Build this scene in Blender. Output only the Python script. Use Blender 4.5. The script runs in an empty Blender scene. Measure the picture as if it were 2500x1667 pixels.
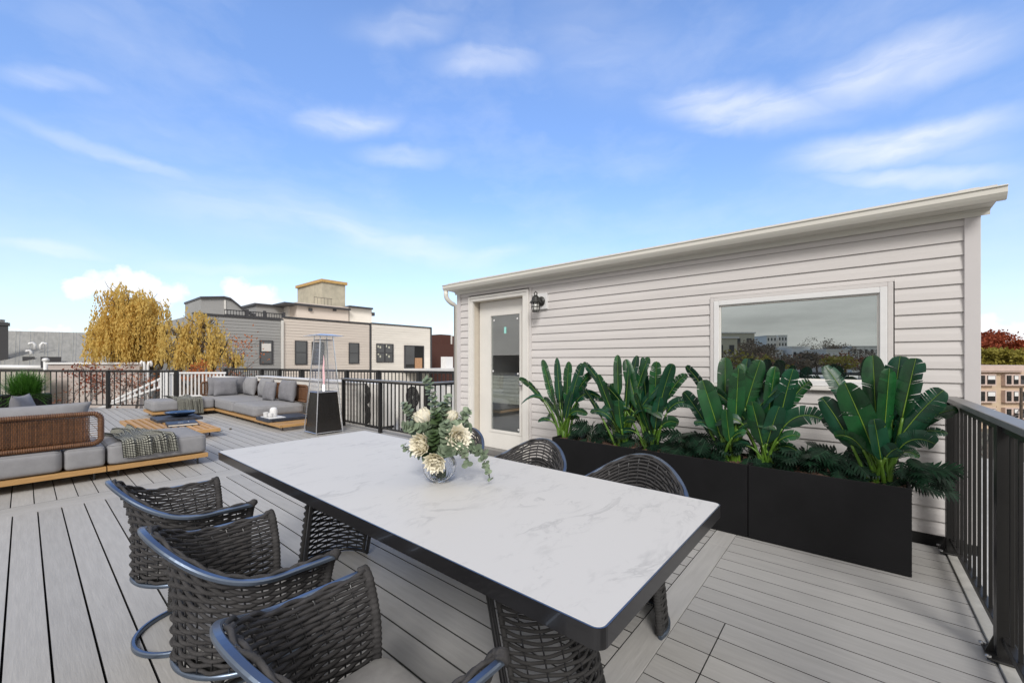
import bpy, bmesh, math, random
import numpy as np
from mathutils import Vector, Matrix, Euler
random.seed(7); rng = np.random.default_rng(7)
S = bpy.context.scene; C = S.collection
PI = math.pi; R_ = math.radians

# ---------------------------------------------------------------- camera
H = 1.32
cam_d = bpy.data.cameras.new("camera"); cam = bpy.data.objects.new("camera", cam_d); C.objects.link(cam)
cam.location = (0, 0, H); cam.rotation_euler = (R_(90), 0, R_(-50))
cam_d.sensor_width = 36; cam_d.lens = 14.4; cam_d.shift_y = 0.0186
cam_d.clip_start = 0.05; cam_d.clip_end = 3000
S.camera = cam
S.view_settings.view_transform = 'Standard'; S.view_settings.look = 'None'
S.view_settings.exposure = 0.60
S.view_settings.gamma = 1
S.cycles.max_bounces = 8; S.cycles.transparent_max_bounces = 12

# survey helpers: the place was measured with a level camera at (0,0,H) looking 50 degrees east of +Y
FW = (math.sin(R_(50)), math.cos(R_(50))); RT = (FW[1], -FW[0])
def W(px, py, d):                      # the point at depth d metres along the line of sight
    u = (px-1250)/1000*d
    return Vector((FW[0]*d+RT[0]*u, FW[1]*d+RT[1]*u, H+(880-py)/1000*d))
def atX(px, py, X):
    u = (px-1250)/1000
    return W(px, py, X/(FW[0]+RT[0]*u))
def atY(px, py, Y):
    u = (px-1250)/1000
    return W(px, py, Y/(FW[1]+RT[1]*u))

# ---------------------------------------------------------------- world
FILL_CLOUD = (4.5, 4.3, 4.1, 1)
SUN_EL, SUN_AZ = 37, -131              # azimuth from +Y clockwise
w = bpy.data.worlds.new("World"); S.world = w; w.use_nodes = True
nt = w.node_tree; N = nt.nodes; L = nt.links
bg = N["Background"]; bg.inputs[1].default_value = 0.13
sky = N.new("ShaderNodeTexSky"); sky.sky_type = 'NISHITA'; sky.sun_disc = False
sky.sun_elevation = R_(SUN_EL); sky.sun_rotation = R_(SUN_AZ); sky.air_density = 1.0; sky.dust_density = 0.6; sky.ozone_density = 1.6
tc = N.new("ShaderNodeTexCoord"); sp = N.new("ShaderNodeSeparateXYZ"); L.new(tc.outputs["Generated"], sp.inputs[0])
def wm(op, a, b=None):
    n = N.new("ShaderNodeMath"); n.operation = op
    for i, v in enumerate((a, b)):
        if v is None: continue
        if isinstance(v, (int, float)): n.inputs[i].default_value = v
        else: L.new(v, n.inputs[i])
    return n.outputs[0]
az = wm('ARCTAN2', sp.outputs[0], sp.outputs[1]); el = wm('ARCSINE', sp.outputs[2])
cb = N.new("ShaderNodeCombineXYZ"); L.new(az, cb.inputs[0]); L.new(el, cb.inputs[1])
def wnoise(vec, scale, detail, rough, loc=(0,0,0), rot=0, sc=(1,1,1), dist=0):
    m = N.new("ShaderNodeMapping"); m.inputs["Location"].default_value = loc; m.inputs["Rotation"].default_value = (0,0,rot); m.inputs["Scale"].default_value = sc
    L.new(vec, m.inputs[0]); n = N.new("ShaderNodeTexNoise"); n.inputs["Scale"].default_value = scale; n.inputs["Detail"].default_value = detail
    n.inputs["Roughness"].default_value = rough; n.inputs["Distortion"].default_value = dist; L.new(m.outputs[0], n.inputs["Vector"]); return n
def warp(vec, scale, amt):
    n = wnoise(vec, scale, 4, 0.6); s = N.new("ShaderNodeVectorMath"); s.operation = 'SUBTRACT'; L.new(n.outputs["Color"], s.inputs[0]); s.inputs[1].default_value = (.5,.5,.5)
    m = N.new("ShaderNodeVectorMath"); m.operation = 'SCALE'; L.new(s.outputs[0], m.inputs[0]); m.inputs["Scale"].default_value = amt
    a = N.new("ShaderNodeVectorMath"); L.new(vec, a.inputs[0]); L.new(m.outputs[0], a.inputs[1]); return a.outputs[0]
wc = warp(warp(cb.outputs[0], 3.6, 0.06), 14.0, 0.022); wq = warp(cb.outputs[0], 26.0, 0.05)
def azel(px, py):
    u, v = (px-1250)/1000, (880-py)/1000
    return R_(50)+math.atan(u), math.atan(v/math.sqrt(1+u*u))
def blob(vec, a0, e0, ra, re, ang, strength, hard=0.0):
    m = N.new("ShaderNodeMapping"); m.vector_type = 'TEXTURE'; m.inputs["Location"].default_value = (a0, e0, 0)
    m.inputs["Rotation"].default_value = (0,0,ang); m.inputs["Scale"].default_value = (ra, re, 1); L.new(vec, m.inputs[0])
    ln = N.new("ShaderNodeVectorMath"); ln.operation = 'LENGTH'; L.new(m.outputs[0], ln.inputs[0])
    r = N.new("ShaderNodeMapRange"); r.interpolation_type = 'SMOOTHERSTEP'; L.new(ln.outputs["Value"], r.inputs[0])
    r.inputs[1].default_value = 1; r.inputs[2].default_value = hard; r.inputs[3].default_value = 0; r.inputs[4].default_value = strength
    return r.outputs[0]
cir = None
for (x0, y0, x1, y1, wd, st) in [(-60,255,560,470,45,.30),(480,440,1280,665,60,.42),(150,430,1050,560,130,.26),(1030,150,1350,152,40,.44),
        (690,290,1000,285,44,.52),(870,375,1110,388,34,.40),(1560,225,2120,258,70,.62),(1900,240,2560,40,130,.62),(1640,292,1900,292,34,.30),
        (1880,405,2560,270,85,.72),(1960,432,2560,405,44,.55),(-60,160,300,222,48,.28),(-60,580,300,625,42,.45),(40,30,330,60,70,.16),(830,60,1150,62,42,.26),
        (1050,655,1330,600,36,.30),(300,640,760,668,26,.28),(1250,40,1700,150,120,.16),(600,560,1300,600,90,.20),(2200,330,2520,330,120,.25),(1900,620,2500,640,120,.0)]:
    if st == 0: continue
    (a0, e0), (a1, e1) = azel(x0, y0), azel(x1, y1)
    k = math.hypot(a1-a0, e1-e0)/math.hypot(x1-x0, y1-y0)
    b = blob(wc, (a0+a1)/2, (e0+e1)/2, math.hypot(a1-a0, e1-e0)/2*1.35, wd*k*1.15, math.atan2(e1-e0, a1-a0), st)
    cir = b if cir is None else wm('MAXIMUM', cir, b)
ns = wnoise(wc, 6.0, 4, 0.5, sc=(1.0, 4.6, 1), rot=0.12, dist=0.6)
mr = N.new("ShaderNodeMapRange"); L.new(ns.outputs["Fac"], mr.inputs[0]); mr.inputs[1].default_value = .22; mr.inputs[2].default_value = .74; mr.inputs[3].default_value = .30; mr.inputs[4].default_value = 1.15
cir = wm('MULTIPLY', cir, mr.outputs[0])
nf = wnoise(wc, 3.0, 6, 0.6, sc=(1.0, 2.2, 1), rot=-.3); mf = N.new("ShaderNodeMapRange"); L.new(nf.outputs["Fac"], mf.inputs[0])
mf.inputs[1].default_value = .45; mf.inputs[2].default_value = .8; mf.inputs[3].default_value = 0; mf.inputs[4].default_value = .20
cir = wm('MAXIMUM', cir, mf.outputs[0])
cum = None
for (x, y, rx, ry, st) in [(200,700,62,40,1),(262,690,70,52,1),(305,684,62,50,1),(352,700,62,48,1),(410,722,58,44,1),(575,712,52,52,1),(628,728,74,42,1),(540,760,60,46,.9),
        (120,812,70,26,.8),(40,822,60,26,.8),(2410,800,70,48,1),(2490,812,80,44,1),(2570,790,80,60,1),(1130,800,60,40,.6),(700,770,60,30,.6)]:
    a0, e0 = azel(x, y); u = (x-1250)/1000; k = 1/(1+u*u); k2 = 1/math.sqrt(1+u*u)
    b = blob(wq, a0, e0, rx/1000*k*1.12, ry/1000*k2*1.05, 0, st*.93, .32)
    cum = b if cum is None else wm('MAXIMUM', cum, b)
hh_ = N.new('ShaderNodeMapRange'); hh_.interpolation_type = 'SMOOTHSTEP'; L.new(el, hh_.inputs[0]); hh_.inputs[1].default_value = .0; hh_.inputs[2].default_value = .42; hh_.inputs[3].default_value = .34; hh_.inputs[4].default_value = 0
cir = wm('SUBTRACT', 1.0, wm('MULTIPLY', wm('SUBTRACT', 1.0, cir), wm('SUBTRACT', 1.0, hh_.outputs[0])))     # pale haze low in the sky
fac = wm('MINIMUM', wm('MAXIMUM', cir, cum), 0.97)
# unseen bright cloud behind (window glass mirrors it), spread overhead as added fill light
fd = wm('ADD', wm('MULTIPLY', sp.outputs[0], FW[0]), wm('MULTIPLY', sp.outputs[1], FW[1]))
fn_ = wnoise(tc.outputs['Generated'], 2.2, 5, .55, sc=(1,1,2.5))
fm_ = N.new('ShaderNodeMapRange'); fm_.interpolation_type = 'SMOOTHSTEP'; L.new(wm('ADD', fd, wm('MULTIPLY', wm('SUBTRACT', fn_.outputs['Fac'], .5), .10)), fm_.inputs[0]); fm_.inputs[1].default_value = .47; fm_.inputs[2].default_value = .22; fm_.inputs[3].default_value = 0; fm_.inputs[4].default_value = .97
dn_ = wnoise(tc.outputs['Generated'], 3.0, 6, .6, sc=(1,1,5), loc=(4,1,0)); dm_ = N.new('ShaderNodeMapRange'); L.new(dn_.outputs['Fac'], dm_.inputs[0]); dm_.inputs[1].default_value = .3; dm_.inputs[2].default_value = .7; dm_.inputs[3].default_value = .72; dm_.inputs[4].default_value = 1.12
tint = N.new("ShaderNodeMix"); tint.data_type = 'RGBA'; tint.blend_type = 'MULTIPLY'; tint.inputs[0].default_value = 1
hz = N.new("ShaderNodeMapRange"); L.new(el, hz.inputs[0]); hz.inputs[1].default_value = 0; hz.inputs[2].default_value = .62; hz.inputs[3].default_value = .60; hz.inputs[4].default_value = 1.0
hm2 = N.new("ShaderNodeMix"); hm2.data_type = 'RGBA'; hm2.blend_type = 'MULTIPLY'; hm2.inputs[0].default_value = 1; L.new(sky.outputs[0], hm2.inputs[6]); L.new(hz.outputs[0], hm2.inputs[7])
L.new(hm2.outputs[2], tint.inputs[6]); tint.inputs[7].default_value = (1.21, 1.33, 1.58, 1)
mx = N.new("ShaderNodeMix"); mx.data_type = 'RGBA'; L.new(fac, mx.inputs[0]); L.new(tint.outputs[2], mx.inputs[6])
mx.inputs[7].default_value = (5.5, 5.6, 5.8, 1)
dk_ = N.new("ShaderNodeMix"); dk_.data_type = 'RGBA'; dk_.blend_type = 'MULTIPLY'; dk_.inputs[0].default_value = 1; dk_.inputs[6].default_value = FILL_CLOUD; L.new(dm_.outputs[0], dk_.inputs[7])
m3 = N.new("ShaderNodeMix"); m3.data_type = 'RGBA'; L.new(fm_.outputs[0], m3.inputs[0]); L.new(mx.outputs[2], m3.inputs[6]); L.new(dk_.outputs[2], m3.inputs[7])
L.new(m3.outputs[2], bg.inputs[0])

sun_d = bpy.data.lights.new("sun", 'SUN'); sun_d.energy = 1.7; sun_d.angle = R_(20); sun_d.color = (1.0, .965, .92)
sun = bpy.data.objects.new("sun", sun_d); C.objects.link(sun)
sa, se = R_(SUN_AZ), R_(SUN_EL)
sv = Vector((math.sin(sa)*math.cos(se), math.cos(sa)*math.cos(se), math.sin(se)))
sun.rotation_euler = sv.to_track_quat('Z', 'Y').to_euler(); sun.location = sv*60

# ---------------------------------------------------------------- materials
def mat(name, col, rough=.6, metal=0., var=.0, vscale=6., bump=0., bscale=60., spec=.5, coat=0., stretch=None, col2=None):
    m = bpy.data.materials.new(name); m.use_nodes = True; nt = m.node_tree; N = nt.nodes; L = nt.links
    p = N["Principled BSDF"]; p.inputs["Base Color"].default_value = (*col, 1); p.inputs["Roughness"].default_value = rough
    p.inputs["Metallic"].default_value = metal; p.inputs["Specular IOR Level"].default_value = spec; p.inputs["Coat Weight"].default_value = coat
    tc = N.new("ShaderNodeTexCoord"); mp = N.new("ShaderNodeMapping"); L.new(tc.outputs["Object"], mp.inputs[0])
    if stretch: mp.inputs["Scale"].default_value = stretch
    if var > 0 or col2:
        n = N.new("ShaderNodeTexNoise"); n.inputs["Scale"].default_value = vscale; n.inputs["Detail"].default_value = 6; n.inputs["Roughness"].default_value = .62
        L.new(mp.outputs[0], n.inputs["Vector"]); r = N.new("ShaderNodeValToRGB"); r.color_ramp.elements[0].position = .3; r.color_ramp.elements[1].position = .7
        a = col2 or tuple(c*(1-var) for c in col); b = col if col2 else tuple(min(1, c*(1+var)) for c in col)
        r.color_ramp.elements[0].color = (*a, 1); r.color_ramp.elements[1].color = (*b, 1)
        L.new(n.outputs["Fac"], r.inputs[0]); L.new(r.outputs[0], p.inputs["Base Color"])
    if bump > 0:
        n2 = N.new("ShaderNodeTexNoise"); n2.inputs["Scale"].default_value = bscale; n2.inputs["Detail"].default_value = 4; L.new(mp.outputs[0], n2.inputs["Vector"])
        b = N.new("ShaderNodeBump"); b.inputs["Strength"].default_value = bump; b.inputs["Distance"].default_value = .01; L.new(n2.outputs["Fac"], b.inputs["Height"]); L.new(b.outputs[0], p.inputs["Normal"])
    return m
M = {}
M['deck'] = mat('composite_deck', (.39,.382,.368), .62, var=.09, vscale=3, bump=.16, bscale=9, stretch=(14,1.2,6), spec=.3)
M['deckx'] = mat('composite_deck_cross', (.40,.392,.378), .62, var=.08, vscale=3, bump=.16, bscale=9, stretch=(1.2,14,6), spec=.3)
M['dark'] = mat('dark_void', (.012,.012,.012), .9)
M['siding'] = mat('vinyl_siding', (.64,.612,.598), .5, var=.05, vscale=2.2, stretch=(1,.35,3), bump=.06, bscale=30, spec=.35)
M['trim'] = mat('white_trim', (.74,.72,.68), .45, var=.04, vscale=3)
M['corner'] = mat('corner_trim', (.60,.575,.575), .5, var=.04, vscale=3)
M['gutter'] = mat('gutter_enamel', (.70,.68,.62), .38, var=.06, vscale=1.6, stretch=(1,.3,1))
M['roof'] = mat('roof_membrane', (.30,.30,.29), .8, var=.15)
M['rail'] = mat('rail_black_enamel', (.017,.0165,.016), .38, var=.15, vscale=9, spec=.45)
M['railcap'] = mat('rail_cap_grey', (.20,.195,.19), .42, metal=.2, var=.12, vscale=5)
M['steel'] = mat('galvanised', (.45,.45,.45), .35, metal=.8)
M['frame'] = mat('black_powder_coat', (.014,.014,.016), .28, var=.1, vscale=12, spec=.6, coat=.3)
M['chrome'] = mat('dark_polished_metal', (.16,.20,.265), .34, metal=.9, var=.08, vscale=10)
M['rope'] = mat('charcoal_rope', (.058,.056,.057), .85, var=.3, vscale=30, bump=.5, bscale=330, spec=.25)
M['ropedk'] = mat('charcoal_rope_base', (.046,.045,.045), .85, var=.2, vscale=30, bump=.5, bscale=330, spec=.25)
M['seat'] = mat('grey_seat_fabric', (.34,.335,.33), .95, var=.10, vscale=25, bump=.3, bscale=500, spec=.15)
M['sofa'] = mat('grey_sofa_fabric', (.27,.27,.282), .92, var=.08, vscale=14, bump=.22, bscale=420, spec=.2)
M['pillow'] = mat('grey_pillow_velvet', (.215,.215,.232), .9, var=.12, vscale=10, bump=.2, bscale=300, spec=.2)
M['teak'] = mat('teak', (.56,.335,.135), .5, col2=(.42,.235,.085), vscale=5, stretch=(1.2,1.2,14), bump=.1, bscale=40)
M['wicker'] = mat('brown_wicker', (.215,.098,.042), .5, col2=(.085,.036,.016), vscale=24, bump=.2, bscale=200)
M['stone'] = mat('dark_slate', (.035,.042,.06), .5, var=.35, vscale=14, bump=.5, bscale=45)
M['navy'] = mat('navy_glaze', (.018,.040,.085), .12, var=.4, vscale=9, spec=.8)
M['book'] = mat('navy_cloth', (.020,.034,.062), .45, var=.2, vscale=30)
M['white'] = mat('white_ceramic', (.76,.76,.76), .3, var=.03, vscale=12)
M['planter'] = mat('black_planter', (.0085,.0085,.0095), .5, var=.22, vscale=3.2, bump=.05, bscale=220, spec=.22)
M['soil'] = mat('soil', (.11,.062,.042), .95, var=.5, vscale=40, bump=.8, bscale=60)
M['leaf'] = mat('banana_leaf', (.010,.078,.019), .36, col2=(.004,.030,.010), vscale=7, bump=.1, bscale=60, spec=.45)
M['leafb'] = mat('banana_leaf_blue', (.008,.060,.030), .38, col2=(.004,.030,.013), vscale=7, bump=.1, bscale=60, spec=.4)
M['rib'] = mat('leaf_rib', (.15,.26,.03), .4, var=.2, vscale=8)
M['stem'] = mat('leaf_stem', (.115,.22,.022), .4, col2=(.045,.115,.012), vscale=9)
M['philo'] = mat('philodendron_leaf', (.007,.026,.012), .5, col2=(.004,.015,.009), vscale=9, spec=.15)
M['philorib'] = mat('philodendron_rib', (.018,.05,.024), .5)
M['grass'] = mat('grass_blade', (.095,.25,.03), .5, col2=(.030,.11,.014), vscale=9)
M['euca'] = mat('eucalyptus_leaf', (.25,.31,.21), .6, col2=(.13,.185,.115), vscale=20)
M['eucad'] = mat('vase_greens', (.055,.095,.032), .55, col2=(.028,.055,.018), vscale=20)
M['twig'] = mat('twig', (.10,.085,.05), .7)
M['petal'] = mat('protea_petal', (.90,.87,.77), .6, col2=(.86,.80,.62), vscale=9)
M['petalc'] = mat('protea_heart', (.80,.72,.50), .7, col2=(.84,.80,.70), vscale=90, bump=.5, bscale=240)
M['bark'] = mat('bark', (.10,.075,.055), .9, var=.35, vscale=4, bump=.6, bscale=14)
M['barkg'] = mat('grey_bark', (.15,.13,.12), .9, var=.3, vscale=4)
M['heatsteel'] = mat('brushed_steel', (.62,.63,.66), .24, metal=.9)
M['heatbox'] = mat('heater_black_panel', (.020,.018,.016), .24, var=.3, vscale=2, spec=.6)
M['lampblk'] = mat('lamp_black', (.02,.02,.018), .4, spec=.6)
def per_island(m, lo, hi):            # every board / strand a slightly different tone
    nt = m.node_tree; N = nt.nodes; L = nt.links; p = N["Principled BSDF"]; g = N.new("ShaderNodeNewGeometry"); r = N.new("ShaderNodeMapRange"); L.new(g.outputs["Random Per Island"], r.inputs[0]); r.inputs[3].default_value = lo; r.inputs[4].default_value = hi
    x = N.new("ShaderNodeMix"); x.data_type = 'RGBA'; x.blend_type = 'MULTIPLY'; x.inputs[0].default_value = 1; s = p.inputs["Base Color"].links[0].from_socket; L.new(s, x.inputs[6]); L.new(r.outputs[0], x.inputs[7]); L.new(x.outputs[2], p.inputs["Base Color"])
    return m
for k_ in ('deck','deckx'): per_island(M[k_], .90, 1.06)
per_island(M['wicker'], .6, 1.35); per_island(M['teak'], .82, 1.1); per_island(M['leaf'], .6, 1.35); per_island(M['leafb'], .6, 1.35); per_island(M['philo'], .6, 1.5); per_island(M['euca'], .75, 1.2)
def leafmat(name, cols, rough=.6, trans=.25):
    m = bpy.data.materials.new(name); m.use_nodes = True; nt = m.node_tree; N = nt.nodes; L = nt.links; p = N["Principled BSDF"]
    tc = N.new("ShaderNodeTexCoord"); n = N.new("ShaderNodeTexNoise"); n.inputs["Scale"].default_value = 2.2; n.inputs["Detail"].default_value = 9; n.inputs["Roughness"].default_value = .85
    L.new(tc.outputs["Object"], n.inputs["Vector"]); r = N.new("ShaderNodeValToRGB"); L.new(n.outputs["Fac"], r.inputs[0])
    for i, c in enumerate(cols):
        e = r.color_ramp.elements[i] if i < 2 else r.color_ramp.elements.new(.5)
        e.position = .32+.36*i/(len(cols)-1); e.color = (*c, 1)
    L.new(r.outputs[0], p.inputs["Base Color"]); p.inputs["Roughness"].default_value = rough; p.inputs["Specular IOR Level"].default_value = .2
    t = N.new("ShaderNodeBsdfTranslucent"); L.new(r.outputs[0], t.inputs[0]); ms = N.new("ShaderNodeMixShader"); ms.inputs[0].default_value = trans
    L.new(p.outputs[0], ms.inputs[1]); L.new(t.outputs[0], ms.inputs[2]); L.new(ms.outputs[0], N["Material Output"].inputs[0]); return m
M['willow'] = leafmat('willow_leaf', [(.42,.31,.085),(.76,.55,.17),(.58,.47,.16)], trans=.45)
M['willow2'] = leafmat('willow_leaf_green', [(.40,.30,.085),(.74,.54,.17),(.54,.45,.16)], trans=.45)
M['redleaf'] = leafmat('red_leaf', [(.16,.030,.018),(.30,.070,.030),(.24,.055,.028)])
M['orangeleaf'] = leafmat('orange_leaf', [(.42,.10,.03),(.48,.16,.05),(.36,.09,.03)])
M['yelgreen'] = leafmat('yellow_green_leaf', [(.10,.105,.022),(.30,.26,.05),(.15,.16,.03)])
M['brush'] = leafmat('dry_brush', [(.13,.095,.06),(.24,.10,.06),(.20,.15,.10)])
M['twiggy'] = leafmat('grey_brown_twigs', [(.11,.09,.07),(.19,.15,.115),(.15,.12,.09)])
def glassmix(name, tint, refl, base, rough=0.0, transp=0.0):
    m = bpy.data.materials.new(name); m.use_nodes = True; nt = m.node_tree; N = nt.nodes; L = nt.links
    N.remove(N["Principled BSDF"]); g = N.new("ShaderNodeBsdfGlossy"); g.inputs["Color"].default_value = (*tint, 1); g.inputs["Roughness"].default_value = rough
    d = N.new("ShaderNodeBsdfDiffuse"); d.inputs["Color"].default_value = (*base, 1); out = N["Material Output"]
    second = d.outputs[0]
    if transp > 0:
        t = N.new("ShaderNodeBsdfTransparent"); t.inputs[0].default_value = (.9,.92,.92,1); m2 = N.new("ShaderNodeMixShader"); m2.inputs[0].default_value = transp
        L.new(d.outputs[0], m2.inputs[1]); L.new(t.outputs[0], m2.inputs[2]); second = m2.outputs[0]
    ms = N.new("ShaderNodeMixShader"); ms.inputs[0].default_value = refl; L.new(second, ms.inputs[1]); L.new(g.outputs[0], ms.inputs[2]); L.new(ms.outputs[0], out.inputs[0]); return m
M['winglass'] = glassmix('window_glass', (.70,.77,.77), .64, (.012,.014,.014))
M['doorglass'] = glassmix('door_glass', (.8,.82,.82), .20, (.02,.02,.02), transp=.92)
M['farglass'] = glassmix('far_window_glass', (.8,.85,.9), .16, (.022,.020,.018))
M['heatglass'] = glassmix('heater_mesh_glass', (.9,.92,.95), .10, (.3,.3,.32), rough=.1, transp=.93)
def glass_vase():
    m = bpy.data.materials.new('vase_glass'); m.use_nodes = True; p = m.node_tree.nodes["Principled BSDF"]
    p.inputs["Base Color"].default_value = (.95,.97,1,1); p.inputs["Roughness"].default_value = .03; p.inputs["Transmission Weight"].default_value = 1; p.inputs["IOR"].default_value = 1.36; return m
M['vase'] = glass_vase()
def emit(name, col, st):
    m = bpy.data.materials.new(name); m.use_nodes = True; p = m.node_tree.nodes["Principled BSDF"]
    p.inputs["Base Color"].default_value = (*col, 1); p.inputs["Emission Color"].default_value = (*col, 1); p.inputs["Emission Strength"].default_value = st; return m
M['flame'] = emit('flame_pink', (1.0,.55,.57), .55); M['flamew'] = emit('flame_white', (1.0,.95,.98), 1.6)
def marble():
    m = bpy.data.materials.new('white_marble'); m.use_nodes = True; nt = m.node_tree; N = nt.nodes; L = nt.links; p = N["Principled BSDF"]
    p.inputs["Roughness"].default_value = .5; p.inputs["Specular IOR Level"].default_value = .16
    tc = N.new("ShaderNodeTexCoord"); mp = N.new("ShaderNodeMapping"); mp.inputs["Rotation"].default_value = (0,0,.5); mp.inputs["Scale"].default_value = (1.5,3.2,1); L.new(tc.outputs["Object"], mp.inputs[0])
    def nz(scale, det, dist, loc):
        mm = N.new("ShaderNodeMapping"); mm.inputs["Location"].default_value = loc; L.new(mp.outputs[0], mm.inputs[0])
        n = N.new("ShaderNodeTexNoise"); n.inputs["Scale"].default_value = scale; n.inputs["Detail"].default_value = det; n.inputs["Roughness"].default_value = .6; n.inputs["Distortion"].default_value = dist
        L.new(mm.outputs[0], n.inputs["Vector"]); return n.outputs["Fac"]
    def ramp(f, pts):
        r = N.new("ShaderNodeValToRGB"); L.new(f, r.inputs[0])
        for i, (q, v) in enumerate(pts):
            e = r.color_ramp.elements[i] if i < 2 else r.color_ramp.elements.new(q)
            e.position = q; e.color = (v, v, v, 1)
        return r.outputs[0]
    v1 = ramp(nz(2.6, 7, .9, (0,0,0)), [(.475,0),(.56,0),(.50,1)]); mk = ramp(nz(2.2, 3, 0, (7,3,0)), [(.50,0),(.66,1)])
    v2 = ramp(nz(6.0, 6, .6, (3,9,0)), [(.470,0),(.54,0),(.50,1)]); mk2 = ramp(nz(3.0, 3, 0, (1,5,0)), [(.52,0),(.68,1)])
    def mul(a, b, k):
        x = N.new("ShaderNodeMath"); x.operation = 'MULTIPLY'; L.new(a, x.inputs[0]); L.new(b, x.inputs[1]); y = N.new("ShaderNodeMath"); y.operation = 'MULTIPLY'; L.new(x.outputs[0], y.inputs[0]); y.inputs[1].default_value = k; return y.outputs[0]
    ad = N.new("ShaderNodeMath"); ad.use_clamp = True; L.new(mul(v1, mk, .42), ad.inputs[0]); L.new(mul(v2, mk2, .26), ad.inputs[1])
    x = N.new("ShaderNodeMix"); x.data_type = 'RGBA'; L.new(ad.outputs[0], x.inputs[0]); x.inputs[6].default_value = (.582,.575,.562,1); x.inputs[7].default_value = (.30,.30,.30,1)
    L.new(x.outputs[2], p.inputs["Base Color"]); return m
M['marble'] = marble()
def throwmat():
    m = bpy.data.materials.new('woven_throw'); m.use_nodes = True; nt = m.node_tree; N = nt.nodes; L = nt.links; p = N["Principled BSDF"]; p.inputs["Roughness"].default_value = .95
    tc = N.new("ShaderNodeTexCoord"); sx = N.new("ShaderNodeSeparateXYZ"); L.new(tc.outputs["UV"], sx.inputs[0])
    def stripe(o, k, thr):
        a = N.new("ShaderNodeMath"); a.operation = 'MULTIPLY'; L.new(o, a.inputs[0]); a.inputs[1].default_value = k
        f = N.new("ShaderNodeMath"); f.operation = 'FRACT'; L.new(a.outputs[0], f.inputs[0]); g = N.new("ShaderNodeMath"); g.operation = 'LESS_THAN'; L.new(f.outputs[0], g.inputs[0]); g.inputs[1].default_value = thr; return g.outputs[0]
    a, b = stripe(sx.outputs[0], 24, .28), stripe(sx.outputs[1], 62, .52)
    x = N.new("ShaderNodeMath"); x.operation = 'MAXIMUM'; L.new(a, x.inputs[0]); L.new(b, x.inputs[1])
    mx = N.new("ShaderNodeMix"); mx.data_type = 'RGBA'; L.new(x.outputs[0], mx.inputs[0]); mx.inputs[6].default_value = (.40,.40,.345,1); mx.inputs[7].default_value = (.010,.011,.010,1)
    L.new(mx.outputs[2], p.inputs["Base Color"]); return m
M['throw'] = throwmat()

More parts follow.
